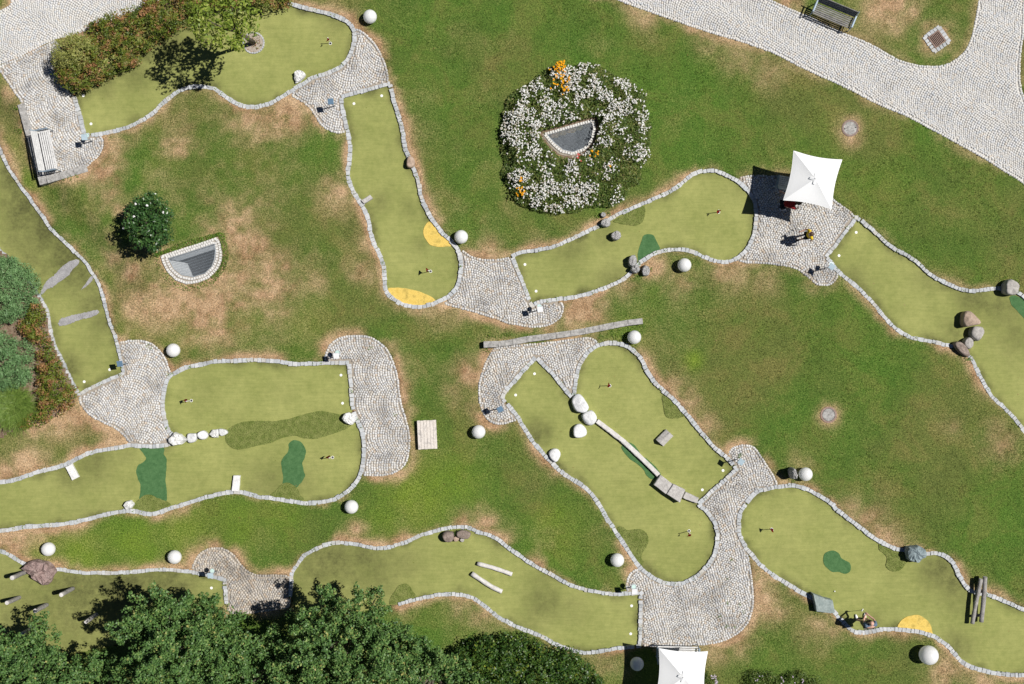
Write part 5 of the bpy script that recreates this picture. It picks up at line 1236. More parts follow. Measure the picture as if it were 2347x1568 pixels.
LM['maple'] = leafmat('maple_leaves', [(0, (.026, .070, .018)), (.35, (.062, .138, .034)), (.7, (.115, .215, .055)), (.9, (.20, .28, .075)), (1, (.33, .31, .10))], .12)
LM['light'] = leafmat('light_green_leaves', [(0, (.06, .11, .016)), (.4, (.14, .21, .026)), (.75, (.25, .33, .045)), (1, (.40, .44, .10))], .3)
LM['rust'] = leafmat('rust_and_green_shrub_leaves', [(0, (.07, .110, .014)), (.35, (.150, .200, .024)), (.52, (.20, .195, .03)), (.66, (.24, .135, .045)), (.85, (.34, .175, .075)), (1, (.45, .25, .12))], .2)
LM['conifer'] = leafmat('blue_green_conifer', [(0, (.06, .135, .044)), (.5, (.135, .26, .095)), (1, (.25, .40, .17))], .15)
LM['yellowshrub'] = leafmat('yellow_green_shrub', [(0, (.12, .15, .03)), (.5, (.28, .30, .075)), (.85, (.44, .44, .13)), (1, (.42, .30, .15))], .2)
LM['magnolia'] = leafmat('glossy_dark_leaves', [(0, (.018, .055, .014)), (.5, (.042, .105, .026)), (.85, (.085, .17, .045)), (1, (.17, .21, .06))], .12, .3, .5)
LM['laurel'] = leafmat('laurel_leaves', [(0, (.016, .048, .010)), (.4, (.038, .090, .016)), (.75, (.085, .150, .024)), (1, (.22, .26, .03))], .18, .4, .3)
LM['fountain'] = leafmat('fountain_grass_blades', [(0, (.08, .15, .025)), (.5, (.18, .28, .05)), (1, (.30, .40, .10))], .3)
LM['bedgreen'] = leafmat('flower_bed_leaves', [(0, (.05, .105, .018)), (.5, (.115, .185, .034)), (.85, (.21, .25, .06)), (1, (.34, .31, .12))], .35)
LM['weed'] = leafmat('weed_leaves', [(0, (.07, .15, .018)), (.5, (.14, .26, .032)), (1, (.27, .36, .055))], .3)
LM['white'] = leafmat('white_petals', [(0, (.55, .50, .42)), (.3, (.72, .71, .68)), (1, (.86, .86, .86))], .15, .7, .1)
LM['orange'] = leafmat('orange_petals', [(0, (.75, .30, .01)), (1, (.85, .46, .015))], .15, .7, .1)
LM['pink'] = leafmat('lilac_petals', [(0, (.42, .33, .45)), (1, (.62, .55, .62))], .15, .7, .1)
LM['redp'] = leafmat('red_petals', [(0, (.6, .06, .05)), (1, (.7, .12, .10))], .15, .7, .1)

def trunk_tree(root, tips, base_r, H, fork, mat, seed=0, lean=(0, 0)):
    rr = random.Random(seed); f = Vector((lean[0], lean[1], fork))
    link('trunk', tube_me('trunk', [(0, 0, -.1), (lean[0] * .4, lean[1] * .4, fork * .5), tuple(f)], [base_r * 1.15, base_r * .9, base_r * .75], 10, True, True, .08, seed), mat, root)
    for t in tips:
        t = Vector(t); m = f.lerp(t, .5) + Vector((rr.uniform(-.1, .1), rr.uniform(-.1, .1), rr.uniform(0, .2)))
        link('limb', tube_me('limb', [tuple(f * .97), tuple(m), tuple(t)], [base_r * .5, base_r * .32, base_r * .1], 7, False), mat, root)

# --- the tree on the top green
def small_tree():
    rg = np.random.default_rng(11); base = T(0,0,(2232,378))[0]; x, y = W(base, LG)
    root = thing('young_tree', (x, y, LG), 'slender light green tree casting a shadow on the top left green', 'tree')
    C0 = np.array(W((505, 50), 4.1)) - np.array([x, y])      # crown middle relative to the trunk foot
    cs = []; rs = []; per = []; tips = []
    for k in range(112):
        d = rand_dir(1, rg)[0]; q = rg.uniform(.35, 1) ** .5
        c = np.array([C0[0] + d[0] * 1.45 * q, C0[1] + d[1] * 1.1 * q, 4.1 - LG + d[2] * 1.05 * q])
        if rg.random() < .20: continue
        cs.append(c); rs.append(rg.uniform(.16, .36)); per.append(int(rg.uniform(18, 40)))
        if k % 5 == 0: tips.append(tuple(c))
    C, Nn, Tn = clump_crown(cs, rs, per, rg, .5, .8)
    trunk_tree(root, tips, .085, 4, 2.3, M['bark'], 5, (C0[0] * .5, C0[1] * .5))
    leaves('crown', C, Nn, rg.uniform(.10, .17, len(C)), np.clip(Tn + .12, 0, 1), LM['light'], root, rg=rg)
    # stone-edged planting ring
    pr = thing('tree_pit', (x, y, LG), 'round bed of bark and gravel at the foot of the slender tree', 'planting bed')
    link('bed', disc_me('bed', .43, 0, .025, 32, r1=.40), M['bark_mulch'], pr)
    rr = random.Random(4)
    for k in range(26):
        a = 2 * math.pi * k / 26; link('edge_stone', kerb_meshes[k % 8], None, pr, (.42 * math.cos(a), .42 * math.sin(a), .0), (rr.uniform(-.1, .1), 0, a + math.pi / 2), (.085, .06, .08))
    tt = rg.uniform(0, 2 * np.pi, 90); q = rg.uniform(.05, .38, 90)
    CC = np.stack([x + q * np.cos(tt), y + q * np.sin(tt), np.full(90, LG + .06)], 1)
    o = leaves('ground_leaves', CC, np.array([0, 0, 1]) + rg.normal(0, .5, (90, 3)), .06, rg.uniform(.3, 1, 90), LM['rust'], pr, (x, y, LG), rg=rg); o['kind'] = 'stuff'
small_tree()

# --- the big trees along the bottom
def big_tree(app, hmid, rx, ry, rz, label, seed, n_cl, tone_shift=0.0, spire=1.0, mat='maple'):
    rg = np.random.default_rng(seed); cx, cy = W(app, hmid)
    root = thing('broadleaf_tree', (cx, cy, 0), label, 'tree', 'dense trees along the bottom edge')
    cs = []; rs = []; per = []; tips = []
    k = 0
    while k < n_cl:
        d = rand_dir(1, rg)[0]
        if d[2] < -.45: continue
        k += 1
        o = np.array([d[0] * rx, d[1] * ry, d[2] * rz]) * rg.uniform(.25, .62) + np.array([0, 0, hmid])
        ax = np.array([d[0] * .75, d[1] * .75, .55 + max(0, d[2]) * .8]); ax /= np.linalg.norm(ax)
        L = rg.uniform(.75, 1.5) * spire; wd = rg.uniform(.28, .46)
        for t in np.linspace(.0, 1, 13):
            sp = wd * (1.05 - .85 * t)
            c = o + ax * L * t + rg.normal(0, 1, 3) * sp * np.array([.6, .6, .35])
            r = rg.uniform(.10, .20); cs.append(c); rs.append(r); per.append(int(rg.uniform(20, 34)))
        if k % 6 == 0: tips.append(tuple(o + ax * L * .5))
    C, Nn, Tn = clump_crown(cs, rs, per, rg, .45, .85)
    C = C + np.array([cx, cy, 0])
    ok = (C[:, 2] > .6); C, Nn, Tn = C[ok], Nn[ok], Tn[ok]
    trunk_tree(root, tips[:22], .16, hmid, max(.8, hmid - rz * .8), M['bark'], seed)
    leaves('crown', C, Nn, rg.uniform(.06, .11, len(C)), np.clip(Tn + tone_shift, 0, 1), LM[mat], root, (cx, cy, 0), aspect=.75, rg=rg)
big_tree((60,1540), 2.6, 2.5, 2.5, 2.0, 'leftmost dense green tree in the bottom left corner', 21, 85, .02)
big_tree((420,1470), 3.2, 2.9, 2.9, 2.2, 'tall dense green tree left of the log green', 22, 135, .03)
big_tree((795,1485), 3.0, 3.2, 2.95, 2.2, 'broad dense green tree covering the end of the log green', 23, 150, .05)
big_tree((985,1565), 2.0, 1.9, 2.1, 1.5, 'lower dense green tree beside the glossy shrub', 24, 60, .06)
big_tree((215,1600), 2.3, 2.1, 1.9, 1.8, 'dense green tree filling the gap between the two left crowns', 25, 60, .02)
big_tree((600,1560), 2.3, 2.2, 2.2, 1.8, 'dense green tree at the bottom edge between the two tall crowns', 26, 70, .02)

# --- shrubs: mounds of foliage over a plan outline
def shrub_mass(name, pts, h, mat, label, cat, seed, dens, leaf, rise=.35, per=34, rclump=(.12, .24), group=None, up=.5, aspect=.55, pts_h=None, stems=True, tone=None):
    rg = np.random.default_rng(seed); hh = h * .6 if pts_h is None else pts_h
    ctr = np.mean(np.array(pts), 0); x0, y0, z0 = place(tuple(ctr), hh)
    P = crom(WL(pts, z0 + hh), .1, closed=True); kd = make_kd(densify(P, .06))
    a, b = P.min(0), P.max(0); area = (b - a).prod(); n = int(area * dens)
    x = rg.uniform(a[0], b[0], n); y = rg.uniform(a[1], b[1], n); ok = inside(P, x, y); x, y = x[ok], y[ok]
    d = kd_dist(kd, x, y); prof = np.clip(d / rise, 0, 1); prof = np.sqrt(1 - (1 - prof) ** 2)
    lum = .62 + .38 * fbm(x * 1.6, y * 1.6, seed) + .38 * vnoise(x * 4.5, y * 4.5, seed + 3)
    top = h * (.22 + .78 * prof) * lum
    cs = []; rs = []; pr = []
    tz = terr(x, y)
    for i in range(len(x)):
        r = rg.uniform(*rclump); cs.append((x[i], y[i], tz[i] + top[i] - r * .4)); rs.append(r); pr.append(int(per * rg.uniform(.7, 1.3)))
        if d[i] < rise * .9:           # leafy skirt down the sides
            cs.append((x[i], y[i], tz[i] + top[i] * rg.uniform(.2, .7))); rs.append(r); pr.append(int(per * .6))
    C, Nn, Tn = clump_crown(cs, rs, pr, rg, up, .9)
    if tone is not None: Tn = tone(C, Tn, rg)
    root = thing(name, (x0, y0, z0), label, cat, group)
    if stems:
        for k in range(14):
            i = rg.integers(len(x)); link('stem', tube_me('stem', [(x[i] - x0, y[i] - y0, tz[i] - z0 - .05), (x[i] - x0 + rg.uniform(-.1, .1), y[i] - y0 + rg.uniform(-.1, .1), tz[i] - z0 + top[i] * .85)], [.018, .008], 6), M['bark'], root)
    ok = C[:, 2] > terr(C[:, 0], C[:, 1]) + .02
    leaves('foliage', C[ok], Nn[ok], rg.uniform(leaf * .75, leaf * 1.25, ok.sum()), Tn[ok], LM[mat], root, (x0, y0, z0), aspect, rg)
    return root, P
def rust_tone(C, Tn, rg):
    return np.clip(Tn * .5 + .19 + 1.5 * (fbm(C[:, 0] * 5.5, C[:, 1] * 5.5 + C[:, 2] * 3, 8, 2) - .52) + rg.normal(0, .08, len(Tn)), 0, 1)
shrub_mass('rust_hedge', T(0,0,(490,690),(480,600),(560,480),(620,330),(720,240),(830,190),(950,130),(1100,80),(1250,20),(1400,-50),(1700,-120),(2300,-140)) + T(1,0,(340,-30),(300,40),(230,85),(110,70)) + T(0,0,(2150,20),(1900,60),(1680,170),(1560,250),(1450,300),(1300,400),(1200,510),(1100,590),(960,640),(850,720),(720,800),(640,800),(540,750)), 1.05, 'rust', 'long rust and green hedge between the path and the top left green', 'hedge', 31, 42, .075, rise=.45, per=34, tone=rust_tone)
shrub_mass('yellow_green_shrub', T(0,0,(470,560),(465,440),(500,370),(590,320),(700,300),(810,340),(850,430),(830,520),(740,580),(640,600),(540,610)), 1.75, 'yellowshrub', 'feathery yellow green shrub at the left end of the rust hedge', 'shrub', 32, 60, .10, rise=.6, per=34, aspect=.22, up=.9)
shrub_mass('rust_hedge', T(0,1,(280,1170),(360,1260),(395,1350),(405,1450)) + T(0,2,(440,90),(490,200),(560,330),(615,450),(655,560),(625,620),(540,690),(400,740),(300,815),(160,800),(300,690),(340,560),(320,350),(330,150),(260,50)) + T(0,1,(180,1450),(170,1390),(250,1280)), .85, 'rust', 'orange brown low hedge along the left edge green', 'hedge', 33, 44, .075, rise=.4, per=34, tone=lambda C, Tn, rg: np.clip(rust_tone(C, Tn, rg) + .08, 0, 1))
shrub_mass('conifer_shrub', T(0,1,(-160,900),(0,790),(120,830),(220,900),(290,1000),(300,1100),(270,1200),(200,1290),(90,1360),(-60,1370),(-200,1300)), 1.25, 'conifer', 'upper bushy blue green conifer shrub at the left edge', 'shrub', 34, 62, .10, rise=.8, per=34, group='blue green conifer shrubs', aspect=.22, up=.8)
shrub_mass('conifer_shrub', T(0,2,(-200,20),(-40,0),(110,25),(220,90),(260,190),(250,330),(180,440),(60,490),(-100,500),(-220,400)), 1.2, 'conifer', 'lower bushy blue green conifer shrub at the left edge', 'shrub', 35, 62, .10, rise=.8, per=34, group='blue green conifer shrubs', aspect=.22, up=.8)
def magnolia():
    rg = np.random.default_rng(41); app = T(0,1,(1300,492))[0]; hm = 1.25; x, y, z = place(app, hm)
    root = thing('magnolia_bush', (x, y, z), 'round dark glossy bush with a few white blossoms on the dry lawn', 'bush')
    cs = []; rs = []; pr = []
    for k in range(300):
        d = rand_dir(1, rg)[0]; q = rg.uniform(.6, 1)
        l = 1 + .12 * math.sin(d[0] * 7) * math.cos(d[1] * 6)
        c = np.array([x + d[0] * .88 * q * l, y + d[1] * 1.12 * q * l, hm + d[2] * 1.05 * q * l])
        if c[2] < .15: continue
        cs.append(c); rs.append(rg.uniform(.12, .22)); pr.append(int(rg.uniform(14, 26)))
    C, Nn, Tn = clump_crown(cs, rs, pr, rg, .4, .9)
    trunk_tree(root, [tuple(np.array(c) - np.array([x, y, 0])) for c in cs[::30]], .06, hm, .4, M['bark'], 3)
    leaves('foliage', C, Nn, rg.uniform(.10, .16, len(C)), Tn, LM['magnolia'], root, (x, y, 0), .45, rg)
    for (a, b, hh) in ((1192,328,1.9), (1292,342,2.1), (1436,402,1.7), (1177,440,1.95), (1088,543,1.5)):
        px_, py_ = W(T(0,1,(a, b))[0], hh); fc = np.array([px_, py_, hh]); d = rand_dir(9, rg); d[:, 2] = abs(d[:, 2]) * .5
        leaves('blossom', fc + d * .035, d + np.array([0, 0, 1.2]), .062, rg.uniform(.7, 1, 9), LM['white'], root, (x, y, 0), .8, rg)
magnolia()
shrub_mass('laurel_shrub', T(1,3,(1830,1290),(1960,1210),(2120,1180)) + T(2,3,(60,1165),(240,1190),(420,1250),(560,1290),(690,1330),(800,1470),(880,1620),(600,1800),(100,1800)) + T(1,3,(1950,1760),(1800,1560)), 1.5, 'laurel', 'glossy dark green shrub mass at the bottom centre', 'shrub', 51, 46, .105, rise=.6, per=30, rclump=(.14, .28))
def arching(name, app, r, h, label, seed, n=1500, mat='fountain'):
    rg = np.random.default_rng(seed); x, y, z = place(app, h * .5); root = thing(name, (x, y, z), label, 'ornamental grass')
    V = []; F = []; tn = []
    a = rg.normal(-1.2, 1.5, n); L = rg.uniform(.45, 1.05, n); w_ = rg.uniform(.009, .02, n)
    for i in range(n):
        b = len(V); bend = rg.uniform(.4, 1.0); ca, sa = math.cos(a[i]), math.sin(a[i]); r0 = rg.uniform(0, .62) ; q = rg.uniform(0, 6.28); ox, oy = r0 * math.cos(q), r0 * math.sin(q)
        for s in range(4):
            t = s / 3; rad = r * L[i] * (t ** 1.25) * bend + .0; zz = h * L[i] * (1.75 * t - (.75 + .45 * bend) * t * t)
            ww = w_[i] * (1 - t * .85)
            V.append((ox + rad * ca - sa * ww, oy + rad * sa + ca * ww, zz)); V.append((ox + rad * ca + sa * ww, oy + rad * sa - ca * ww, zz))
        for s in range(3): F.append((b + 2 * s, b + 2 * s + 1, b + 2 * s + 3, b + 2 * s + 2))
        tn += [float(np.clip(rg.normal(.5, .22), 0, 1))] * 8
    link('blades', npmesh('blades', V, F, {'tone': tn}), LM[mat], root)
arching('fountain_grass', T(0,2,(110,640))[0], 0.95, .85, 'arching clump of green ornamental grass at the left edge', 61, 3600)

# --- white flower bed
def flower_bed():
    rg = np.random.default_rng(71)
    out = T(1,0,(2230,1420),(2200,1250),(2215,1060),(2260,880)) + T(2,0,(130,780),(260,690),(400,600),(500,535),(640,555),(740,520),(850,570),(980,640),(1110,690),(1200,760),(1270,850),(1300,960),(1330,1090),(1340,1220),(1310,1350),(1280,1480)) + T(2,1,(1240,120),(1140,210),(1030,300),(900,330),(760,380),(620,380),(480,430),(350,390),(230,370),(150,280),(90,150),(30,30))
    hh = .45; P = crom(WL(out, hh), .1, closed=True); _c = P.mean(0); P = _c + (P - _c) * (1 + .16 * (fbm(P[:, 0] * 1.6, P[:, 1] * 1.6, 77, 3) - .46))[:, None]; c = P.mean(0); kd = make_kd(densify(P, .05)); wo_, wi_ = WELLS['w2']
    root = thing('flower_bed', (c[0], c[1], 0), 'rounded bed full of white flowers in the upper lawn', 'flower bed')
    so = link('bed_soil', gridsheet('bed_soil', P, .12, lambda x, y: np.full(x.shape, .012) + .03 * fbm(x * 3, y * 3, 4), None, margin=.1), M['soil'], root, (-c[0], -c[1], 0))
    # cut the soil away over the light well
    bm = bmesh.new(); bm.from_mesh(so.data)
    fx_ = [f for f in bm.faces if inside(wo_, np.array([f.calc_center_median().x]), np.array([f.calc_center_median().y]))[0]]
    bmesh.ops.delete(bm, geom=fx_, context='FACES'); bm.to_mesh(so.data); bm.free()
    a, b = P.min(0), P.max(0)
    def scatter(n, marg=.05):
        x = rg.uniform(a[0], b[0], n); y = rg.uniform(a[1], b[1], n); ok = inside(P, x, y); x, y = x[ok], y[ok]
        d = kd_dist(kd, x, y); ok = d > marg * rg.uniform(0, 1, len(x)); x, y, d = x[ok], y[ok], d[ok]
        ok = ~inside(wi_, x, y) ; x, y, d = x[ok], y[ok], d[ok]
        dw = kd_dist(make_kd(densify(wo_, .05)), x, y); iw = inside(wo_, x, y)
        ok = ~iw & (dw > .11); return x[ok], y[ok], d[ok], dw[ok]
    x, y, d, dw = scatter(60000); h = (.14 + .40 * sstep(0, .6, d)) * (.6 + .8 * fbm(x * 1.8, y * 1.8, 6)) * (.55 + .45 * sstep(0, .35, dw))
    z = h * rg.uniform(.15, 1, len(x)) ** .6
    leaves('leaves', np.stack([x, y, z], 1), rg.normal(0, .6, (len(x), 3)) + np.array([0, 0, 1.1]), rg.uniform(.08, .19, len(x)), np.clip(rg.normal(.55, .22, len(x)) + .5 * (fbm(x * 2, y * 2, 15) - .5), 0, 1), LM['bedgreen'], root, (c[0], c[1], 0), .22, rg)['kind'] = 'stuff'
    x, y, d, dw = scatter(13000)
    dn = fbm(x * 2.1, y * 2.1, 41, 4); keep = rg.uniform(0, 1, len(x)) < sstep(.40, .60, dn + rg.normal(0, .05, len(x))) * (.35 + .65 * sstep(.0, .3, d)) * .95
    x, y, d, dw = x[keep], y[keep], d[keep], dw[keep]; x += rg.normal(0, .02, len(x)); y += rg.normal(0, .02, len(x))
    z = (.28 + .38 * sstep(0, .6, d)) * (.75 + .5 * fbm(x * 1.8, y * 1.8, 6)) + rg.uniform(-.05, .12, len(x))
    # each flower: three crossed petals
    X = np.repeat(x, 3) + rg.normal(0, .010, len(x) * 3); Y = np.repeat(y, 3) + rg.normal(0, .010, len(x) * 3); Z = np.repeat(z, 3) + rg.normal(0, .006, len(x) * 3)
    tn = np.repeat(np.clip(rg.uniform(.15, 1.1, len(x)) - .9 * (rg.uniform(0, 1, len(x)) < .22), 0, 1), 3)
    leaves('white_flowers', np.stack([X, Y, Z], 1), rg.normal(0, .35, (len(X), 3)) + np.array([0, 0, 1]), np.repeat(rg.uniform(.04, .08, len(x)), 3), tn, LM['white'], root, (c[0], c[1], 0), .6, rg)['kind'] = 'stuff'
    def group(nm, lst, mat, sz):
        Q = []
        for (i, j, px_, py_, sx, sy, n) in lst:
            for _ in range(n):
                wx, wy = W(T(i, j, (px_ + rg.normal(0, sx), py_ + rg.normal(0, sy)))[0], .75); Q.append((wx, wy, .7 + rg.uniform(-.06, .12)))
        Q = np.repeat(np.array(Q), 4, 0); Q += rg.normal(0, .016, Q.shape)
        leaves(nm, Q, rg.normal(0, .3, Q.shape) + np.array([0, 0, 1]), sz, rg.uniform(0, 1, len(Q)), LM[mat], root, (c[0], c[1], 0), .7, rg)['kind'] = 'stuff'
    group('orange_flowers', [(2,0,525,565,28,18,26), (2,0,520,610,30,14,14), (2,0,545,700,45,40,26), (2,0,560,780,35,15,10), (2,0,820,1360,35,30,8), (2,1,180,215,22,26,14), (2,1,185,115,8,8,3), (2,0,960,1465,10,8,2)], 'orange', .075)
    group('red_flowers', [(2,0,685,1385,12,22,7)], 'redp', .06)
flower_bed()
def purple_patch(pts, label, seed, fl='pink'):
    rg = np.random.default_rng(seed); root, P = shrub_mass('perennial_patch', pts, .6, 'bedgreen', label, 'flower bed', seed, 50, .09, rise=.4, per=26, aspect=.3, stems=False)
    a, b = P.min(0), P.max(0); n = 260; x = rg.uniform(a[0], b[0], n); y = rg.uniform(a[1], b[1], n); ok = inside(P, x, y) & (fbm(x * 2, y * 2, seed) > .56); x, y = x[ok], y[ok]
    Q = np.stack([x, y, np.full(len(x), .62) + rg.uniform(-.1, .15, len(x))], 1)
    if len(Q): leaves('flowers', Q, rg.normal(0, .4, Q.shape) + np.array([0, 0, 1]), .07, rg.uniform(0, 1, len(Q)), LM[fl], root, tuple(root.location), .7, rg)['kind'] = 'stuff'
purple_patch(T(3,3,(-60,1500),(60,1470),(250,1480),(400,1480),(520,1530),(560,1620),(300,1700),(-60,1700)), 'low perennials with lilac flowers at the bottom edge right of the parasol', 81)
purple_patch(T(2,3,(1790,1500),(1840,1460),(1890,1480),(1900,1560),(1880,1650),(1800,1650)), 'small clump with lilac flowers touching the bottom parasol', 82)

# --- weeds and ivy in cracks and around stones (uncountable)
def ground_cover():
    rg = np.random.default_rng(91); cs = []
    def blob(pts, n, s=.05, hgt=.06):
        for p in pts:
            x, y, z = place(p)
            for _ in range(n): cs.append((x + rg.normal(0, s), y + rg.normal(0, s), z + rg.uniform(.01, hgt)))
    ring = crom(WL(WELL1_OUT), .05, closed=True); cc = ring.mean(0)
    for p in ring:
        d = (p - cc) / np.linalg.norm(p - cc); m = 24 if (d[1] > .1 or d[0] > .75) else 6
        for _ in range(m):
            q = p + d * rg.uniform(.0, .26); cs.append((q[0], q[1], rg.uniform(.02, .13)))
    blob(T(2,1,(900,1440),(980,1440),(1050,1430),(1150,1420),(1230,1400),(1000,1480),(1080,1500),(880,1490)), 30, .09)
    blob(T(1,2,(2040,40),(2100,20),(2180,20),(2260,10),(2060,150),(2090,160)), 26, .08)
    blob(T(2,1,(870,450),(850,430),(950,410),(880,520),(1210,850),(1240,960),(1190,970),(1320,900)), 24, .06)
    blob(T(2,3,(2035,470),(1995,640),(2000,850),(2105,860),(2140,930),(2060,1060),(1930,970),(1985,1060)), 9, .035, .04)
    blob(T(1,3,(1760,205),(1810,215),(1800,250),(1890,205),(1830,205)), 9, .04, .15)
    blob(T(2,2,(740,690),(770,685)), 20, .035, .25)
    blob(T(3,2,(1730,130),(1780,185),(1840,225),(1870,235),(280,1190),(270,1230),(300,1300)), 24, .06)
    blob(T(3,1,(2150,1010),(2180,980),(2290,1030),(2150,1060)), 20, .07)
    blob(T(3,3,(1480,380),(1500,360),(1310,340),(480,880),(510,930),(650,960)), 18, .06)
    blob(T(0,0,(150,960),(160,1140),(180,1160)), 26, .07, .1); blob(T(0,1,(560,110),(620,95),(680,80)), 18, .06, .06)
    blob(T(2,2,(2100,1080),(2110,1060)), 14, .04, .1); blob(T(0,2,(1300,100),(1330,120),(1480,360)), 12, .05, .05); blob(T(1,2,(1055,125),(1270,715)), 10, .04, .04)
    # weeds in the kerb joints
    for k, ls in kerb_lines.items():
        for l in ls:
            for p in l[::7]:
                if rg.random() < .34 and abs(p[0]) < 21.5 and abs(p[1]) < 14.6:
                    z = float(terr(p[0], p[1])[0])
                    for _ in range(rg.integers(2, 7)): cs.append((p[0] + rg.normal(0, .045), p[1] + rg.normal(0, .045), z + rg.uniform(.015, .04)))
    C = np.array(cs); n = len(C)
    o = leaves('weeds', C, rg.normal(0, .6, (n, 3)) + np.array([0, 0, .8]), rg.uniform(.035, .075, n), np.clip(rg.normal(.45, .25, n), 0, 1), LM['weed'], None, (0, 0, 0), .5, rg)
    tag(o, 'small green weeds growing in joints and around stones', 'weeds', kind='stuff')
ground_cover()
def litter():
    rg = np.random.default_rng(97); n = 420
    x = rg.uniform(-20.8, 20.8, n); y = rg.uniform(-13.9, 13.9, n); z = np.where(in_any(list(GP.values()), x, y), LG + .006, terr(x, y) + .03); z = z + np.where(inside(GP['G5'], x, y), dip_y(y), 0)
    o = leaves('fallen_leaves', np.stack([x, y, z], 1), rg.normal(0, .25, (n, 3)) + np.array([0, 0, 1]), rg.uniform(.02, .055, n), np.clip(rg.uniform(.3, 1, n), 0, 1), LM['rust'], None, (0, 0, 0), .6, rg)
    tag(o, 'small dry leaves fallen on the greens and the lawn', 'leaves', kind='stuff')
litter()

# ================================================================ PEOPLE
BASEJ = dict(pelvis=(0, 0, .95), waist=(0, 0, 1.10), chest=(0, .01, 1.30), neck=(0, .01, 1.48), jaw=(0, .04, 1.57), head=(0, .03, 1.65), crown=(0, .015, 1.715), nose=(0, .125, 1.635))
for s, m in (('L', -1), ('R', 1)):
    BASEJ.update({'hip' + s: (.10 * m, 0, .91), 'knee' + s: (.115 * m, .03, .50), 'ankle' + s: (.115 * m, 0, .09), 'toe' + s: (.13 * m, .17, .04),
                  'sho' + s: (.19 * m, 0, 1.43), 'elb' + s: (.26 * m, -.01, 1.15), 'wri' + s: (.27 * m, .08, .91)})
RAD = dict(pelvis=.13, waist=.125, chest=.135, neck=.062, jaw=.088, head=.122, crown=.09, nose=.02, hip=.092, knee=.058, ankle=.040, toe=.036, sho=.068, elb=.043, wri=.030)
def skin_mesh(name, J, edges, grow=0.0, rad=None, root='pelvis', sub=1, extra=None):
    names = sorted({n for e in edges for n in e}, key=lambda n: (n != root, n)); idx = {n: i for i, n in enumerate(names)}
    me = bpy.data.meshes.new(name); me.from_pydata([J[n] for n in names], [(idx[a], idx[b]) for a, b in edges], [])
    ob = bpy.data.objects.new(name, me); COL.objects.link(ob)
    md = ob.modifiers.new('s', 'SKIN'); md.use_smooth_shade = True
    sv = me.skin_vertices[0].data if me.skin_vertices else None
    if sv is None:
        bpy.context.view_layer.objects.active = ob; sv = me.skin_vertices[0].data
    for n in names:
        key = n if n in RAD else n[:-1]
        r = (extra or {}).get(n, RAD.get(key, .01)) + grow; sx = 1.28 if n in ('chest', 'pelvis', 'waist') else 1.0
        sv[idx[n]].radius = (r * sx, r) if n in ('chest', 'pelvis', 'waist') else (r, r); sv[idx[n]].use_root = (n == root)
    m2 = ob.modifiers.new('u', 'SUBSURF'); m2.levels = sub; m2.render_levels = sub
    dg = bpy.context.evaluated_depsgraph_get(); out = bpy.data.meshes.new_from_object(ob.evaluated_get(dg))
    bpy.data.objects.remove(ob); bpy.data.meshes.remove(me); out.name = name
    for p in out.polygons: p.use_smooth = True
    return out
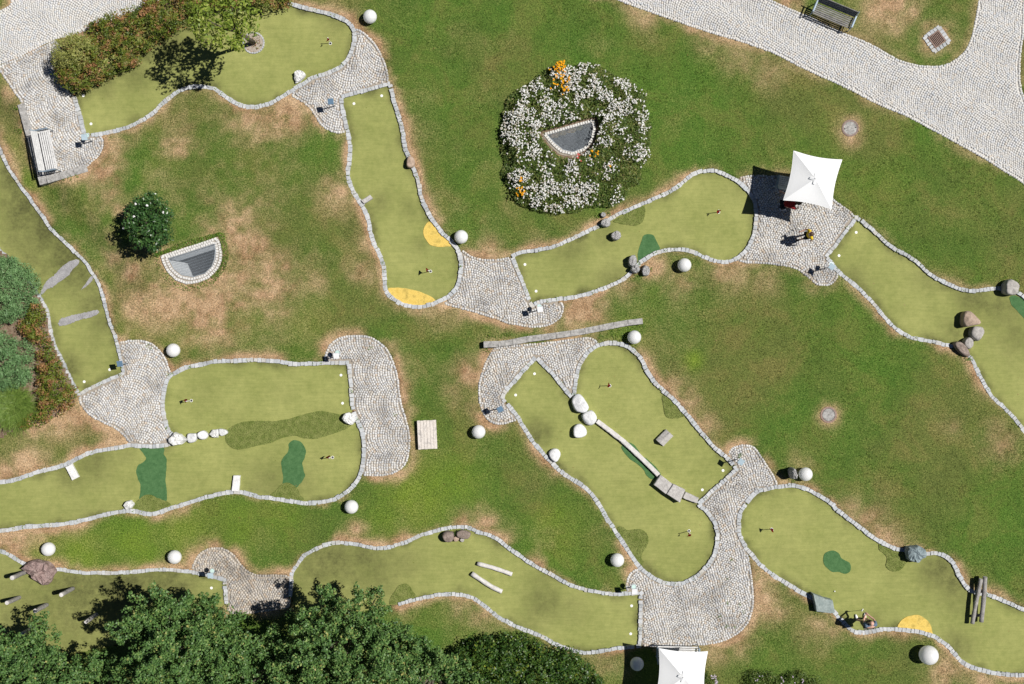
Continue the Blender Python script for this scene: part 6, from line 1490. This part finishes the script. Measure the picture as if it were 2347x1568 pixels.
def person(app, h_app, face, scale, pose, label, shirt, legs, hair, shoe, long_legs=False, foot=None):
    J = dict(BASEJ); J.update(pose); J = {k: tuple(np.array(v) * scale) for k, v in J.items()}
    if foot is not None: x, y = W(foot, 0)
    else: x, y = W(app, h_app)
    root = thing('person', (x, y, 0), label, 'person', None, face)
    E = [('pelvis', 'waist'), ('waist', 'chest'), ('chest', 'neck'), ('neck', 'jaw'), ('jaw', 'head'), ('head', 'crown'), ('head', 'nose')]
    extra = {k: v * scale for k, v in RAD.items()}
    ex = {}
    for n in J: ex[n] = RAD.get(n if n in RAD else n[:-1], .01) * scale
    for s in 'LR':
        E += [('pelvis', 'hip' + s), ('hip' + s, 'knee' + s), ('knee' + s, 'ankle' + s), ('ankle' + s, 'toe' + s), ('chest', 'sho' + s), ('sho' + s, 'elb' + s), ('elb' + s, 'wri' + s)]
        wv = Vector(J['wri' + s]); ev = Vector(J['elb' + s]); d = (wv - ev).normalized(); side = d.cross(Vector((0, 0, 1)))
        side = side.normalized() if side.length > .1 else Vector((1, 0, 0)); nrm = side.cross(d).normalized()
        J['palm' + s] = tuple(wv + d * .06 * scale); ex['palm' + s] = .030 * scale; E.append(('wri' + s, 'palm' + s))
        for fi, (o_, ln) in enumerate(((-.028, .070), (-.010, .082), (.010, .078), (.028, .062))):
            b = wv + d * .085 * scale + side * o_ * scale; m = b + d * ln * .5 * scale - nrm * .012 * scale; t = b + d * ln * .8 * scale - nrm * .04 * scale
            for nm_, q in (('fa', b), ('fb', m), ('fc', t)): J[f'{nm_}{fi}{s}'] = tuple(q); ex[f'{nm_}{fi}{s}'] = .0092 * scale
            E += [('palm' + s, f'fa{fi}{s}'), (f'fa{fi}{s}', f'fb{fi}{s}'), (f'fb{fi}{s}', f'fc{fi}{s}')]
        b = wv + d * .03 * scale + side * .032 * scale; t = b + d * .05 * scale + side * .02 * scale - nrm * .02 * scale
        J['ta' + s] = tuple(b); J['tb' + s] = tuple(t); ex['ta' + s] = .012 * scale; ex['tb' + s] = .009 * scale; E += [('wri' + s, 'ta' + s), ('ta' + s, 'tb' + s)]
    bd_ = link('body', skin_mesh('body', J, E, 0, extra=ex), M['skin'], root)
    # shirt: torso and upper arms, with sleeves ending above the elbow
    for s in 'LR': J['slv' + s] = tuple(Vector(J['sho' + s]).lerp(Vector(J['elb' + s]), .62)); ex['slv' + s] = .056 * scale
    J['hem'] = tuple(Vector(J['pelvis']).lerp(Vector(J['waist']), .1)); ex['hem'] = .128 * scale
    J['collar'] = tuple(Vector(J['chest']).lerp(Vector(J['neck']), .8)); ex['collar'] = .06 * scale
    ES = [('hem', 'waist'), ('waist', 'chest'), ('chest', 'collar')] + [e for s in 'LR' for e in (('chest', 'sho' + s), ('sho' + s, 'slv' + s))]
    link('shirt', skin_mesh('shirt', J, ES, .016 * scale, root='chest', extra=ex), M[shirt], root)
    EL = [('pelvis', 'hipL'), ('pelvis', 'hipR')]
    for s in 'LR':
        if long_legs:
            J['cuf' + s] = tuple(Vector(J['knee' + s]).lerp(Vector(J['ankle' + s]), .85)); ex['cuf' + s] = .05 * scale; EL += [('hip' + s, 'knee' + s), ('knee' + s, 'cuf' + s)]
        else:
            J['cuf' + s] = tuple(Vector(J['hip' + s]).lerp(Vector(J['knee' + s]), .85)); ex['cuf' + s] = .078 * scale; EL += [('hip' + s, 'cuf' + s)]
    link('trousers' if long_legs else 'shorts', skin_mesh('legwear', J, EL, .014 * scale, extra=ex), M[legs], root)
    for s in 'LR':
        a = Vector(J['ankle' + s]); t = Vector(J['toe' + s]); d = t - a; d.z = 0; d.normalize(); m = a.lerp(t, .45); bm = bmesh.new()
        bmesh.ops.create_uvsphere(bm, u_segments=14, v_segments=8, radius=1, matrix=Matrix.Translation((m.x, m.y, max(.045 * scale, t.z + .01))) @ Matrix.Rotation(math.atan2(d.y, d.x), 4, 'Z') @ Matrix.Diagonal((.15 * scale, .056 * scale, .055 * scale, 1)))
        link('shoe', bmesh_to(bm, 'shoe', True), M[shoe], root)
    if hair:
        hc = Vector(J['head']); up = (Vector(J['crown']) - Vector(J['jaw'])).normalized(); bm = bmesh.new()
        q = up.to_track_quat('Z', 'Y').to_matrix().to_4x4()
        bmesh.ops.create_uvsphere(bm, u_segments=20, v_segments=12, radius=.118 * scale, matrix=Matrix.Translation(hc + up * .03 * scale) @ q)
        fw = (Vector(J['nose']) - hc).normalized()
        bmesh.ops.delete(bm, geom=[v for v in bm.verts if (v.co - hc).dot(fw) > .065 * scale and (v.co - hc).dot(up) < .07 * scale or (v.co - hc).dot(up) < -.05 * scale], context='VERTS')
        rr = random.Random(3)
        for v in bm.verts: v.co += (v.co - hc).normalized() * rr.uniform(-.006, .008) * scale
        link('hair', bmesh_to(bm, 'hair', True), M[hair], bd_)
    return root, J
def to_world(root, p): return Matrix.Translation(root.location) @ Matrix.Rotation(root.rotation_euler.z, 4, 'Z') @ Vector(p)
def putter(grip, foot, label, head_m='dot'):
    g = Vector(grip); f = Vector(foot); root = thing('putter', (f.x, f.y, f.z), label, 'putter', 'putters held by players'); r = g - f
    link('shaft', tube_me('shaft', [(0, 0, .015), tuple(r)], .007, 8), M['galv'], root)
    link('grip', tube_me('grip', [tuple(r * .74), tuple(r * 1.04)], .014, 8), M['dark_metal'], root)
    link('club_head', box_me('club_head', (.11, .035, .03), .006), M[head_m], root, (.0, 0, .016), (0, 0, math.atan2(r.y, r.x) + 1.57))
# man putting: looks up the picture, bent forward
foot = T(3,3,(915,990))[0]
man_pose = dict(pelvis=(0, -.07, .92), waist=(0, -.05, 1.06), chest=(0, .02, 1.25), neck=(0, .09, 1.41), jaw=(0, .15, 1.48), head=(0, .16, 1.56), crown=(0, .15, 1.63), nose=(0, .25, 1.53),
                hipL=(-.11, -.06, .89), hipR=(.11, -.06, .89), kneeL=(-.15, .05, .49), kneeR=(.15, .05, .49), ankleL=(-.16, -.02, .09), ankleR=(.16, -.02, .09), toeL=(-.19, .16, .04), toeR=(.18, .17, .04),
                shoL=(-.20, .06, 1.36), shoR=(.20, .06, 1.36), elbL=(-.20, .20, 1.10), elbR=(.22, .20, 1.10), wriL=(-.03, .36, .90), wriR=(.05, .37, .94))
r_, J_ = person(None, 0, math.radians(8), 1.0, man_pose, 'bald man in a blue grey shirt bent over his putter at bottom right', 'blue_shirt', 'khaki', None, 'shoe', foot=foot)
r_.location.z = LG
hd = to_world(r_, J_['palmR']); cl = W(T(3,3,(925,913))[0], LG); putter(hd, (cl[0], cl[1], LG + .002), 'putter in the hands of the man in the blue grey shirt')
# child in yellow walking left with a putter
kp = dict(kneeL=(-.10, .20, .52), ankleL=(-.10, .24, .10), toeL=(-.11, .40, .05), kneeR=(.10, .02, .50), ankleR=(.11, -.26, .12), toeR=(.12, -.12, .04),
          elbR=(.30, .12, 1.20), wriR=(.26, .36, 1.10), elbL=(-.27, -.10, 1.15), wriL=(-.30, -.06, .92))
foot = T(3,1,(408,618))[0]
r_, J_ = person(None, 0, math.radians(90 + 12), .80, kp, 'child in a yellow shirt walking on the cobbles with a putter', 'yellow_shirt', 'dark_cloth', 'hair', 'shoe_dark', foot=foot)
hd = to_world(r_, J_['palmR']); cl = W(T(3,1,(352,548))[0], 0); putter(hd, (cl[0], cl[1], .30), 'putter carried by the child in yellow')
# person in red at the parasol edge, leaning to the right
rp = dict(pelvis=(0, -.05, .90), waist=(.0, .04, 1.03), chest=(.0, .18, 1.19), neck=(.0, .33, 1.30), jaw=(.0, .40, 1.34), head=(.0, .44, 1.40), crown=(0, .47, 1.47), nose=(0, .52, 1.36), hipL=(-.1, -.05, .88), hipR=(.1, -.05, .88),
          shoL=(-.19, .24, 1.28), shoR=(.19, .24, 1.28), elbL=(-.36, .02, 1.25), wriL=(-.46, -.20, 1.28), elbR=(.24, .40, 1.04), wriR=(.16, .52, .86))
foot = T(3,1,(205,352))[0]
person(None, 0, math.radians(-88), .95, rp, 'person in a dark red shirt leaning out from under the parasol', 'red_shirt', 'dark_cloth', 'hair', 'shoe', True, foot=foot)
